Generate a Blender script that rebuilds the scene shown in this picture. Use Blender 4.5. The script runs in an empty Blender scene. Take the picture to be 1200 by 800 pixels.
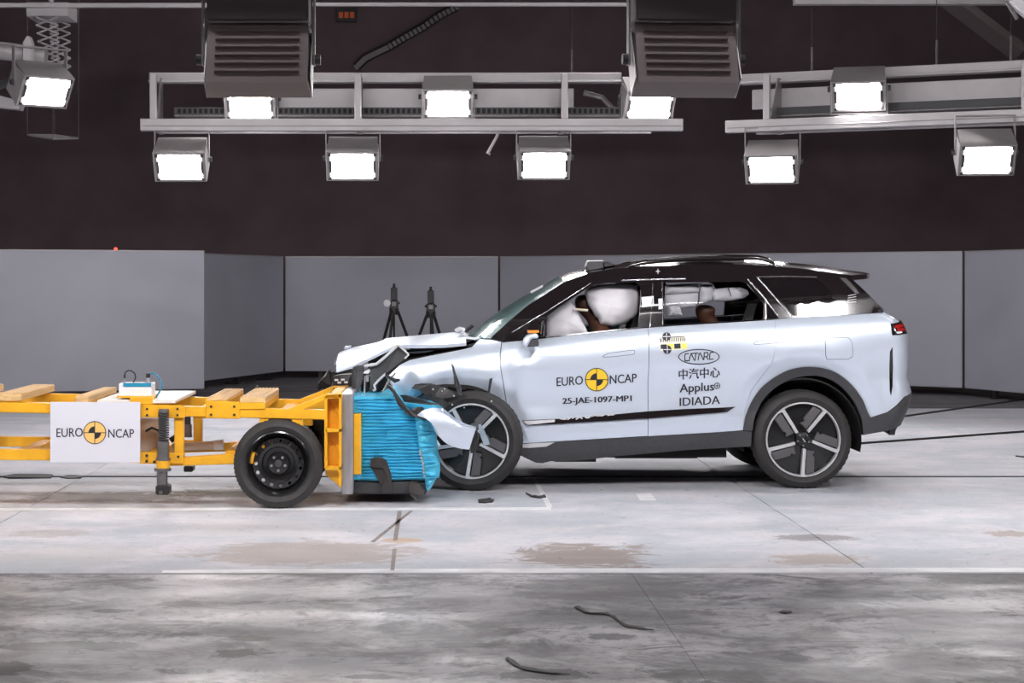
import bpy, bmesh, math, random
from mathutils import Vector, Matrix
import numpy as np
random.seed(7)
scene = bpy.context.scene
COL = scene.collection

# ------------------------------------------------------------------ camera, world, exposure
F, U0, V0, H = 2080.0, 505.0, 333.0, 1.44        # focal length (px), principal point, eye height
cam_d = bpy.data.cameras.new('camera'); cam = bpy.data.objects.new('camera', cam_d); COL.objects.link(cam)
cam.location = (0, 0, H); cam.rotation_euler = (math.pi/2, 0, 0)
cam_d.sensor_width = 36; cam_d.lens = F/1200*36
cam_d.shift_x = (600-U0)/1200; cam_d.shift_y = (V0-400)/1200
cam_d.clip_end = 200
scene.camera = cam
w = bpy.data.worlds.new('world'); scene.world = w; w.use_nodes = True
w.node_tree.nodes['Background'].inputs[0].default_value = (0.5, 0.5, 0.55, 1)
w.node_tree.nodes['Background'].inputs[1].default_value = 0.05
scene.view_settings.view_transform = 'Standard'
scene.view_settings.look = 'None'
scene.view_settings.gamma = 1
scene.view_settings.use_curve_mapping = False
scene.view_settings.exposure = 0.40
LAMP_FAR, LAMP_NEAR, LAMP_FILL = 60.0, 105.0, 29.0  # radiance of the lamp lenses

# ------------------------------------------------------------------ helpers
def P(u, v, Y): return Vector(((u-U0)*Y/F, Y, H-(v-V0)*Y/F))
def XZ(u, v, Y): return ((u-U0)*Y/F, H-(v-V0)*Y/F)
ORG = {}
def tag(o, label=None, cat=None, group=None, kind=None):
    if label: o['label'] = label
    if cat: o['category'] = cat
    if group: o['group'] = group
    if kind: o['kind'] = kind
    return o
def empty(name, loc, label=None, cat=None, group=None):
    o = bpy.data.objects.new(name, None); COL.objects.link(o); o.location = loc
    ORG[o] = Vector(loc); o.empty_display_size = 0.1
    return tag(o, label, cat, group)

class MB:
    def __init__(s): s.v = []; s.f = []
    def add(s, vs, fs, M=None):
        b = len(s.v)
        s.v += [(M @ Vector(p)) if M else Vector(p) for p in vs]
        s.f += [tuple(i+b for i in f) for f in fs]
        return s
    def box(s, x0, x1, y0, y1, z0, z1, M=None):
        return s.add([(x0,y0,z0),(x1,y0,z0),(x1,y1,z0),(x0,y1,z0),(x0,y0,z1),(x1,y0,z1),(x1,y1,z1),(x0,y1,z1)],
              [(0,3,2,1),(4,5,6,7),(0,1,5,4),(1,2,6,5),(2,3,7,6),(3,0,4,7)], M)
    def prism(s, xz, y0, y1, M=None):
        a = sum(xz[i][0]*xz[(i+1)%len(xz)][1]-xz[(i+1)%len(xz)][0]*xz[i][1] for i in range(len(xz)))
        if a < 0: xz = xz[::-1]
        n = len(xz)
        vs = [(x,y0,z) for x,z in xz]+[(x,y1,z) for x,z in xz]
        fs = [tuple(range(n)), tuple(range(2*n-1, n-1, -1))]
        fs += [((i+1)%n, i, i+n, (i+1)%n+n) for i in range(n)]
        return s.add(vs, fs, M)
    def pprism(s, px, Y0, Y1):                   # outline given at depth Y0, real thickness to Y1
        return s.prism([XZ(u, v, Y0) for u, v in px], Y0, Y1)
    def rect(s, u0, v0, u1, v1, Y0, Y1):
        return s.pprism([(u0,v0),(u1,v0),(u1,v1),(u0,v1)], Y0, Y1)
    def tube(s, pts, r, n=8, M=None, cap=True):
        pts = [Vector(p) for p in pts]; rs = r if isinstance(r, (list, tuple)) else [r]*len(pts)
        vs = []; fs = []; up = None
        for i, p in enumerate(pts):
            t = (pts[min(i+1, len(pts)-1)]-pts[max(i-1, 0)]).normalized()
            if up is None: up = Vector((0,0,1)) if abs(t.z) < .9 else Vector((1,0,0))
            a = t.cross(up).normalized(); b = a.cross(t).normalized(); up = b
            vs += [p+(a*math.cos(2*math.pi*k/n)+b*math.sin(2*math.pi*k/n))*rs[i] for k in range(n)]
        for i in range(len(pts)-1):
            for k in range(n):
                q = (k+1) % n
                fs.append((i*n+k, i*n+q, (i+1)*n+q, (i+1)*n+k))
        if cap: fs += [tuple(range(n-1, -1, -1)), tuple(range((len(pts)-1)*n, len(pts)*n))]
        return s.add(vs, fs, M)
    def lathe(s, prof, n=48, M=None, wob=None):  # prof: (radius, y); axis Y
        vs = []; fs = []; m = len(prof)
        for k in range(n):
            a = 2*math.pi*k/n
            for j, (r, y) in enumerate(prof):
                rr = r+(wob(k, j) if wob else 0)
                vs.append((rr*math.cos(a), y, rr*math.sin(a)))
        for k in range(n):
            q = (k+1) % n
            for j in range(m-1): fs.append((k*m+j, k*m+j+1, q*m+j+1, q*m+j))
        return s.add(vs, fs, M)
    def grid(s, rows, thick=None, flip=False):   # rows of points, closed into a slab when thick (Vector) is given
        R = len(rows); C = len(rows[0])
        vs = [Vector(p) for r in rows for p in r]
        fs = [(i*C+j, i*C+j+1, (i+1)*C+j+1, (i+1)*C+j) for i in range(R-1) for j in range(C-1)]
        if thick is not None:
            n = len(vs); vs += [p+thick for p in vs[:n]]
            fs += [tuple(q+n for q in f[::-1]) for f in fs]
            bd = [j for j in range(C)]+[i*C+C-1 for i in range(1, R)]+[(R-1)*C+j for j in range(C-2, -1, -1)]+[i*C for i in range(R-2, 0, -1)]
            for a, b in zip(bd, bd[1:]+bd[:1]): fs.append((b, a, a+n, b+n))
        if flip: fs = [f[::-1] for f in fs]
        return s.add(vs, fs)
    def build(s, name, mat, parent=None, smooth=None, bevel=0, local=False, fix=True, org=None):
        me = bpy.data.meshes.new(name)
        if parent is not None: o0 = Vector((0,0,0)) if local else ORG[parent]
        elif org is not None: o0 = Vector(org)
        else:
            xs = [p[0] for p in s.v]; ys = [p[1] for p in s.v]; zs = [p[2] for p in s.v]
            o0 = Vector(((min(xs)+max(xs))/2, (min(ys)+max(ys))/2, min(zs)))
        me.from_pydata([tuple(Vector(p)-o0) for p in s.v], [], s.f)
        if fix or bevel:
            bm = bmesh.new(); bm.from_mesh(me)
            if bevel:
                bmesh.ops.recalc_face_normals(bm, faces=bm.faces)
                es = [e for e in bm.edges if len(e.link_faces) == 2 and e.calc_face_angle() > 0.6]
                bmesh.ops.bevel(bm, geom=es, offset=bevel, segments=1, profile=.5, affect='EDGES', clamp_overlap=True)
            if fix: bmesh.ops.recalc_face_normals(bm, faces=bm.faces)
            bm.to_mesh(me); bm.free()
        me.materials.append(mat)
        if smooth:
            me.shade_smooth(); me.set_sharp_from_angle(angle=math.radians(smooth))
        o = bpy.data.objects.new(name, me); COL.objects.link(o)
        if parent is not None: o.parent = parent; ORG[o] = ORG[parent] if not local else Vector((0,0,0))
        else: o.location = o0; ORG[o] = o0
        return o

def copy_tree(o, parent=None):
    c = o.copy(); COL.objects.link(c)
    if parent is not None: c.parent = parent
    for ch in list(o.children): copy_tree(ch, c)
    return c

# ------------------------------------------------------------------ materials
MATS = {}
def mat(name, col, rough=.5, metal=0, coat=0, spec=.5, emit=0, noise=0, nscale=8, bump=0, stretch=(1,1,1), rvar=0):
    if name in MATS: return MATS[name]
    m = bpy.data.materials.new(name); m.use_nodes = True; nt = m.node_tree
    b = nt.nodes['Principled BSDF']
    b.inputs['Base Color'].default_value = (*col, 1); b.inputs['Roughness'].default_value = rough
    b.inputs['Metallic'].default_value = metal; b.inputs['Coat Weight'].default_value = coat
    b.inputs['Coat Roughness'].default_value = .06
    b.inputs['Specular IOR Level'].default_value = spec
    if emit:
        b.inputs['Emission Color'].default_value = (*col, 1); b.inputs['Emission Strength'].default_value = emit
    if noise or bump or rvar:
        tc = nt.nodes.new('ShaderNodeTexCoord'); mp = nt.nodes.new('ShaderNodeMapping'); mp.inputs['Scale'].default_value = stretch
        nt.links.new(tc.outputs['Object'], mp.inputs[0])
        n = nt.nodes.new('ShaderNodeTexNoise'); n.inputs['Scale'].default_value = nscale; n.inputs['Detail'].default_value = 6
        nt.links.new(mp.outputs[0], n.inputs['Vector'])
        if noise:
            mr = nt.nodes.new('ShaderNodeMapRange'); mr.inputs[1].default_value = .3; mr.inputs[2].default_value = .7
            mr.inputs[3].default_value = 1-noise; mr.inputs[4].default_value = 1+noise
            nt.links.new(n.outputs[0], mr.inputs[0])
            mx = nt.nodes.new('ShaderNodeMix'); mx.data_type = 'RGBA'; mx.blend_type = 'MULTIPLY'; mx.inputs[0].default_value = 1
            mx.inputs[6].default_value = (*col, 1); nt.links.new(mr.outputs[0], mx.inputs[7]); nt.links.new(mx.outputs[2], b.inputs['Base Color'])
        if rvar:
            mr = nt.nodes.new('ShaderNodeMapRange'); mr.inputs[3].default_value = max(0, rough-rvar); mr.inputs[4].default_value = rough+rvar
            nt.links.new(n.outputs[0], mr.inputs[0]); nt.links.new(mr.outputs[0], b.inputs['Roughness'])
        if bump:
            bp = nt.nodes.new('ShaderNodeBump'); bp.inputs['Strength'].default_value = bump; bp.inputs['Distance'].default_value = .01
            nt.links.new(n.outputs[0], bp.inputs['Height']); nt.links.new(bp.outputs[0], b.inputs['Normal'])
    MATS[name] = m
    return m
paint = mat('silver_blue_paint', (.685,.76,.87), .34, .45, .4)
gloss_black = mat('gloss_black_paint', (.012,.009,.010), .12, 0, .8)
plastic = mat('charcoal_plastic', (.050,.050,.054), .5, noise=.1, nscale=40)
plastic_d = mat('dark_plastic', (.022,.020,.021), .45, noise=.15, nscale=30)
innerm = mat('matt_black_interior', (.008,.007,.007), .8)
rubber = mat('tyre_rubber', (.030,.028,.028), .62, noise=.2, nscale=14)
alloy = mat('machined_alloy', (.80,.80,.82), .3, .6)
spoke_grey = mat('grey_spoke_paint', (.12,.115,.12), .4, .3)
rim_black = mat('black_wheel_paint', (.012,.012,.013), .25, 0, .3)
yellow = mat('yellow_paint', (.86,.43,.018), .42, noise=.10, nscale=9, coat=.2)
wood = mat('pale_plank_wood', (.72,.47,.21), .6, noise=.18, nscale=14, stretch=(1,.12,4))
alum = mat('scuffed_aluminium', (.52,.52,.55), .38, .75, noise=.22, nscale=6, stretch=(3,3,.6))
steel = mat('grey_steel', (.22,.21,.21), .4, .7, noise=.15, nscale=20)
white_plastic = mat('white_plastic', (.80,.80,.82), .4)
blue_foil = mat('blue_honeycomb_foil', (.085,.52,.76), .30, .15, noise=.14, nscale=10, stretch=(.6,1,2))
blue_stripe = mat('blue_stripe_plastic', (.02,.25,.42), .4)
board = mat('white_sign_board', (.70,.70,.76), .45)
ink = mat('black_ink', (.018,.018,.026), .5)
em_yellow = mat('emblem_yellow', (.90,.58,.03), .5)
em_orange = mat('emblem_amber', (.92,.55,.16), .5)
panel_grey = mat('grey_partition_board', (.535,.54,.61), .6, noise=.07, nscale=.8, bump=.02)
wall_dark = mat('dark_brown_wall', (.205,.150,.165), .85, noise=.12, nscale=1.2)
ceil_dark = mat('dark_ceiling', (.055,.04,.042), .9)
truss_m = mat('grey_painted_aluminium', (.50,.48,.49), .42, .35, noise=.06, nscale=4)
lamp_body = mat('grey_lamp_housing', (.30,.28,.28), .45, .3)
lamp_back = mat('dark_lamp_back', (.20,.165,.165), .5, .1)
lamp_back_d = mat('darker_lamp_box', (.075,.06,.062), .5, .1)
lamp_trim = mat('dark_lamp_trim', (.05,.05,.055), .4)
lens = mat('lit_lamp_lens', (1.0,.97,.98), .4, emit=LAMP_FAR)
lens_near = mat('lit_near_lamp_lens', (1.0,.97,.98), .4, emit=LAMP_NEAR)
lens_fill = mat('lit_fill_lamp_lens', (1.0,.97,.98), .4, emit=LAMP_FILL)
airbag = mat('white_airbag_cloth', (.80,.78,.82), .7, noise=.05, nscale=6)
dummy_m = mat('brown_dummy_skin', (.10,.042,.025), .5, noise=.25, nscale=9)
dummy_red = mat('red_brown_dummy_shirt', (.20,.04,.018), .7, noise=.3, nscale=12)
fabric = mat('dark_seat_fabric', (.02,.022,.028), .7)
red_lens = mat('red_tail_lens', (.45,.012,.012), .15, coat=.5)
amber_lens = mat('amber_indicator', (.85,.30,.05), .25)
paint_white = mat('white_floor_paint', (.78,.78,.79), .5, noise=.12, nscale=10)
tape_brown = mat('worn_brown_tape', (.25,.21,.19), .6, noise=.3, nscale=25)
wire_m = mat('dark_wire', (.03,.025,.025), .5)
cable_light = mat('pale_cable', (.6,.6,.62), .45)
red_dot_glow = mat('red_dot_glow', (1,.05,.03), .4, emit=3)
exit_m = mat('dim_orange_display', (.55,.10,.03), .5, emit=.12)
cream = mat('cream_tank_paint', (.75,.60,.46), .35)

def glass(name, tint, fac_gloss=.10, rough=.02):
    m = bpy.data.materials.new(name); m.use_nodes = True; nt = m.node_tree; nt.nodes.clear()
    out = nt.nodes.new('ShaderNodeOutputMaterial'); t = nt.nodes.new('ShaderNodeBsdfTransparent'); g = nt.nodes.new('ShaderNodeBsdfGlossy')
    t.inputs[0].default_value = (*tint, 1); g.inputs['Roughness'].default_value = rough
    fr = nt.nodes.new('ShaderNodeFresnel'); fr.inputs[0].default_value = 1.5
    mx = nt.nodes.new('ShaderNodeMixShader')
    nt.links.new(fr.outputs[0], mx.inputs[0]); nt.links.new(t.outputs[0], mx.inputs[1]); nt.links.new(g.outputs[0], mx.inputs[2])
    nt.links.new(mx.outputs[0], out.inputs[0]); return m
glass_tint = glass('tinted_side_glass', (.86,.87,.88))
glass_privacy = mat('privacy_glass', (.010,.008,.009), .04, spec=.6)

def crazed_glass():
    m = bpy.data.materials.new('crazed_windscreen_glass'); m.use_nodes = True; nt = m.node_tree; L = nt.links
    b = nt.nodes['Principled BSDF']; out = nt.nodes['Material Output']
    b.inputs['Roughness'].default_value = .12; b.inputs['Coat Weight'].default_value = .5
    tc = nt.nodes.new('ShaderNodeTexCoord')
    vo = nt.nodes.new('ShaderNodeTexVoronoi'); vo.feature = 'DISTANCE_TO_EDGE'; vo.inputs['Scale'].default_value = 22
    L.new(tc.outputs['Object'], vo.inputs['Vector'])
    n = nt.nodes.new('ShaderNodeTexNoise'); n.inputs['Scale'].default_value = 3.5; L.new(tc.outputs['Object'], n.inputs['Vector'])
    mr = nt.nodes.new('ShaderNodeMapRange'); mr.inputs[1].default_value = .0; mr.inputs[2].default_value = .06; mr.inputs[3].default_value = 1; mr.inputs[4].default_value = 0
    L.new(vo.outputs['Distance'], mr.inputs[0])
    mu = nt.nodes.new('ShaderNodeMath'); mu.operation = 'MULTIPLY'; L.new(mr.outputs[0], mu.inputs[0]); L.new(n.outputs[0], mu.inputs[1])
    cr = nt.nodes.new('ShaderNodeMix'); cr.data_type = 'RGBA'; cr.inputs[6].default_value = (.17,.33,.33,1); cr.inputs[7].default_value = (.85,.95,.95,1)
    L.new(mu.outputs[0], cr.inputs[0]); L.new(cr.outputs[2], b.inputs['Base Color'])
    t = nt.nodes.new('ShaderNodeBsdfTransparent'); t.inputs[0].default_value = (.55,.75,.74,1)
    mx = nt.nodes.new('ShaderNodeMixShader'); mx.inputs[0].default_value = .68
    L.new(t.outputs[0], mx.inputs[1]); L.new(b.outputs[0], mx.inputs[2]); L.new(mx.outputs[0], out.inputs[0])
    return m
glass_crazed = crazed_glass()

def floor_mat(name, base, lo, hi, rough, stains_shadows, scuff):
    m = bpy.data.materials.new(name); m.use_nodes = True; nt = m.node_tree; L = nt.links; N = nt.nodes.new
    b = nt.nodes['Principled BSDF']; g = N('ShaderNodeNewGeometry')
    def noise(scale, stretch, detail=8, rgh=.6, dist=0, off=(0,0,0)):
        mp = N('ShaderNodeMapping'); mp.inputs['Scale'].default_value = stretch; mp.inputs['Location'].default_value = off
        L.new(g.outputs['Position'], mp.inputs[0])
        n = N('ShaderNodeTexNoise'); n.inputs['Scale'].default_value = scale; n.inputs['Detail'].default_value = detail
        n.inputs['Roughness'].default_value = rgh; n.inputs['Distortion'].default_value = dist
        L.new(mp.outputs[0], n.inputs['Vector']); return n.outputs[0]
    def rng(x, a, b_, c, d):
        mr = N('ShaderNodeMapRange'); mr.interpolation_type = 'SMOOTHSTEP'
        for i, q in enumerate((a, b_, c, d)): mr.inputs[i+1].default_value = q
        L.new(x, mr.inputs[0]); return mr.outputs[0]
    def math_(op, x, y):
        q = N('ShaderNodeMath'); q.operation = op
        for i, a in enumerate((x, y)):
            if isinstance(a, (int, float)): q.inputs[i].default_value = a
            else: L.new(a, q.inputs[i])
        return q.outputs[0]
    def mixc(fac, c0, c1):
        q = N('ShaderNodeMix'); q.data_type = 'RGBA'
        if isinstance(fac, (int, float)): q.inputs[0].default_value = fac
        else: L.new(fac, q.inputs[0])
        for i, a in ((6, c0), (7, c1)):
            if isinstance(a, tuple): q.inputs[i].default_value = (*a, 1)
            else: L.new(a, q.inputs[i])
        return q.outputs[2]
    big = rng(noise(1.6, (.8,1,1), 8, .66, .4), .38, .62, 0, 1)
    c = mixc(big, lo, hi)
    streak = rng(noise(3.4, (.7,.9,1), 10, .74, .8), .48, .62, 0, 1)
    c = mixc(math_('MULTIPLY', streak, scuff), c, base)
    fine = rng(noise(17, (.8,.8,1), 6, .72, .4), .50, .64, 0, 1)
    c = mixc(math_('MULTIPLY', fine, .55*scuff), c, tuple(x*.6 for x in base))
    for (u, v, ru, rv, col, st, ns) in stains_shadows:
        s = (v-V0)/H; cx = (u-U0)/s; cy = F/s; rx = ru/s; ry = rv*F/s/(v-V0)
        mp = N('ShaderNodeMapping'); mp.vector_type = 'POINT'
        mp.inputs['Scale'].default_value = (1/rx, 1/ry, 0); mp.inputs['Location'].default_value = (-cx/rx, -cy/ry, 0)
        L.new(g.outputs['Position'], mp.inputs[0])
        ln = N('ShaderNodeVectorMath'); ln.operation = 'LENGTH'; L.new(mp.outputs[0], ln.inputs[0])
        nn = noise(ns*1.6, (.8,.9,1), 9, .8, .8, (u*.1, v*.07, 0))
        k = math_('ADD', math_('MULTIPLY', math_('SUBTRACT', 1.0, ln.outputs['Value']), 1.5), math_('MULTIPLY', math_('SUBTRACT', nn, .5), 3.4 if ns > 5 else 5.0))
        c = mixc(math_('MULTIPLY', rng(k, .25 if ns > 5 else .05, .40 if ns > 5 else .5, 0, 1), st), c, col)
    sc = rng(noise(6.5, (.6,.8,1), 10, .72, 1.6), .635, .68, 0, 1)       # dark rubber scuffs
    c = mixc(math_('MULTIPLY', sc, .75*min(1, scuff*1.3)), c, (.045,.04,.042))
    sp = rng(noise(26, (.8,.6,1), 3, .6, .8), .68, .73, 0, 1)
    c = mixc(math_('MULTIPLY', sp, .6), c, (.06,.055,.055))
    wv = noise(2.3, (1,.35,1), 12, .8, 3.0, (4,7,0))                      # thin curly scratches
    ln_ = math_('ABSOLUTE', math_('SUBTRACT', wv, .5), 0)
    c = mixc(math_('MULTIPLY', math_('MULTIPLY', rng(ln_, .0, .010, 1, 0), rng(noise(1.1, (1,1,1), 3), .5, .62, 0, 1)), .55*min(1, scuff*1.2)), c, (.05,.045,.047))
    b.inputs['Specular IOR Level'].default_value = .38
    L.new(c, b.inputs['Base Color'])
    L.new(rng(noise(1.7, (.5,1.8,1), 6), .3, .7, rough-.10, rough+.14), b.inputs['Roughness'])
    bp = N('ShaderNodeBump'); bp.inputs['Strength'].default_value = .06; bp.inputs['Distance'].default_value = .02
    L.new(noise(3, (.5,1,1), 8), bp.inputs['Height']); L.new(bp.outputs[0], b.inputs['Normal'])
    return m
brown = (.27,.215,.185)
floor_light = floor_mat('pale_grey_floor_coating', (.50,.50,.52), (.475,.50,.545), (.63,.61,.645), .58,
    [(690,652,95,17,brown,.85,3.0), (360,648,150,17,(.40,.34,.31),.75,3.0), (120,582,110,7,(.22,.19,.16),.8,4), (265,577,80,7,(.20,.16,.10),.8,4),  # dark patches below the trolley mix oil dirt with painted shadow
     (470,633,30,4,(.55,.38,.25),.8,6), (90,650,120,14,(.48,.46,.46),.6,3), (955,630,60,5,(.22,.2,.2),.7,8), (960,655,60,8,(.40,.33,.28),.7,5),
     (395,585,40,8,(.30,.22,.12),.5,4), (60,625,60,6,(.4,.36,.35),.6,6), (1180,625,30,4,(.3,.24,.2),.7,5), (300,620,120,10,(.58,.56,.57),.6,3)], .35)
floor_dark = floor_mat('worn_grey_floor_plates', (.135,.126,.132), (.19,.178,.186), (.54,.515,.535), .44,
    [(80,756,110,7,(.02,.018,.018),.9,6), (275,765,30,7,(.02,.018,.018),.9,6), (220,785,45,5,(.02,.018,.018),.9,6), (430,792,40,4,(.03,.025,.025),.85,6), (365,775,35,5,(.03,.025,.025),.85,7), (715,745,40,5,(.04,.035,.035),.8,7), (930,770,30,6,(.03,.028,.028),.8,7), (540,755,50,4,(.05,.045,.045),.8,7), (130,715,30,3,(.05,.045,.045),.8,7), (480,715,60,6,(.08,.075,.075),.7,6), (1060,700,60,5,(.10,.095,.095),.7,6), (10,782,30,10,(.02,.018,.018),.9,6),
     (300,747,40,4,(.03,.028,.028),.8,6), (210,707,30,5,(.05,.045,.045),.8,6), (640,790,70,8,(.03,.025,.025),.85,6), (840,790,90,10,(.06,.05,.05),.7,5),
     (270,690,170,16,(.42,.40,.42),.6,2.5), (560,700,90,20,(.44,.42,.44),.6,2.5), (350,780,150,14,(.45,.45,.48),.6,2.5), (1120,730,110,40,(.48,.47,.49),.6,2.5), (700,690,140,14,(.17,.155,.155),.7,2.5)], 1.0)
floor_back = floor_mat('dark_grey_floor_beyond', (.11,.10,.105), (.12,.115,.12), (.15,.145,.15), .6, [], .4)

# ------------------------------------------------------------------ the hall
def structure(mb, name, m, **k): return tag(mb.build(name, m, **k), kind='structure')
RX, RY0, RY1, RZ = 13.0, -4.0, 31.0, 6.5
structure(MB().box(-RX,RX,RY1,RY1+.2,-.1,RZ), 'wall_back', wall_dark)
structure(MB().box(-RX,RX,RY0-.2,RY0,-.1,RZ), 'wall_front', wall_dark)
structure(MB().box(-RX-.2,-RX,RY0,RY1,-.1,RZ), 'wall_left', wall_dark)
structure(MB().box(RX,RX+.2,RY0,RY1,-.1,RZ), 'wall_right', wall_dark)
structure(MB().box(-RX,RX,RY0,RY1,RZ,RZ+.2), 'ceiling', ceil_dark)
floor = structure(MB().box(-RX,RX,RY0,RY1,-.20,-.06), 'floor', innerm, org=(0,0,0))
YS = 8.84                                        # where the pale coating starts
cols = [-RX,-7.4,-2.6,2.2,7.0,RX]
for a, b in zip(cols, cols[1:]):
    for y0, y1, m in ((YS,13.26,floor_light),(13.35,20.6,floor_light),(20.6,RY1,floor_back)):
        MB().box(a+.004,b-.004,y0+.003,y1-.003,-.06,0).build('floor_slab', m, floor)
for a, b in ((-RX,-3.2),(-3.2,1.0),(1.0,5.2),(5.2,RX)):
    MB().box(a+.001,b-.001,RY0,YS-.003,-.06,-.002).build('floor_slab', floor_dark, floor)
# painted lines, a pale seam strip and worn tape on the floor
def strip(px, m, name, h=.0015):
    pts = [P(u, v, F*H/(v-V0)) for u, v in px]
    mb = MB(); n = len(px)
    vs = [(p.x,p.y,h) for p in pts]+[(p.x,p.y,0) for p in pts]
    mb.add(vs, [tuple(range(n)), tuple(range(2*n-1,n-1,-1))]+[((i+1)%n,i,i+n,(i+1)%n+n) for i in range(n)])
    return mb.build(name, m, floor)
strip([(-60,595.4),(645,594.4),(646,597.2),(-60,597.8)], paint_white, 'white_line')
seam_white = mat('pale_seam_line', (.74,.74,.76), .45, noise=.2, nscale=5)
strip([(190,668.5),(260,667),(640,665.8),(1260,664.8),(1260,670.2),(640,671),(190,671.2)], seam_white, 'white_line', .001)  # pale strip with uneven tone along the slab seam
for a, b in zip(cols, cols[1:]): MB().box(a,b,13.335,13.352,-.06,-.001).build('slot_liner', innerm, floor)
strip([(623,560),(628,560),(648,594.4),(641,594.4)], paint_white, 'white_line')
strip([(745,578.5),(763,578.2),(769,586),(750,586.3)], paint_white, 'painted_mark')
for q in ([(466,598.5),(471,598.5),(465.5,633),(460.5,633)], [(480,598.5),(484,598.5),(439,635),(434,635)], [(460,643),(465,643),(462,668),(457.5,668)]):
    strip(q, tape_brown, 'floor_tape')
# low tow-track rails showing as dark lines
def floor_line(px, name, label):
    a, b = [P(u, v, F*H/(v-V0)) for u, v in px]
    o = MB().tube([(a.x,a.y,.008),(b.x,b.y,.008)], .012, 6).build(name, wire_m); tag(o, label, 'cable')
floor_line([(985,522),(1330,497)], 'floor_cable', 'thin dark cable on the floor passing just behind the rear wheel')
floor_line([(1010,495.5),(1330,450)], 'floor_cable', 'thin dark cable on the floor farther back near the right partition')

# ------------------------------------------------------------------ grey partition boards
def partition(p1, p2, label, zt=1.86, feet=3):
    a = Vector((p1[0],p1[1],0)); b = Vector((p2[0],p2[1],0)); L = (b-a).length
    ang = math.atan2(b.y-a.y, b.x-a.x)
    M = Matrix.Translation(a) @ Matrix.Rotation(ang, 4, 'Z')
    r = empty('partition_board', (a+b)/2, label, 'partition', 'grey partition boards around the test area')
    MB().box(0.004,L-.004,0,.045,.10,zt,M).build('board', panel_grey, r, bevel=.006)
    MB().box(.004,L-.004,.0,.045,zt,zt+.012,M).build('top_edge', truss_m, r)
    for k in range(feet):
        x = L*(k+.5)/feet
        MB().box(x-.03,x+.03,.0,.05,.02,.10,M).box(x-.05,x+.05,-.03,.18,0,.02,M).build('foot', plastic_d, r)
partition((-6.75,21.45), (-2.90,22.75), 'grey partition board at left, nearest, behind the white instrument box')
partition((-3.32,24.05), (-2.27,27.33), 'darker grey partition board turned inward beside the left one')
partition((-2.25,27.37), (1.04,27.37), 'farthest grey partition board behind the two black tripods')
partition((1.06,27.37), (6.87,22.95), 'long grey partition board behind the car roof')
partition((6.89,22.93), (8.10,19.40), 'grey partition board at the right edge of the picture')
MB().lathe([(0.001,-.02),(.02,-.015),(.02,.02),(.001,.02)],12,Matrix.Translation((-3.98,22.41,1.885))).build('laser_dot', red_dot_glow)  # small glowing knob stands in for a red laser dot
tag(bpy.data.objects['laser_dot'], 'tiny red laser dot on top of left partition', 'light')

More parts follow.
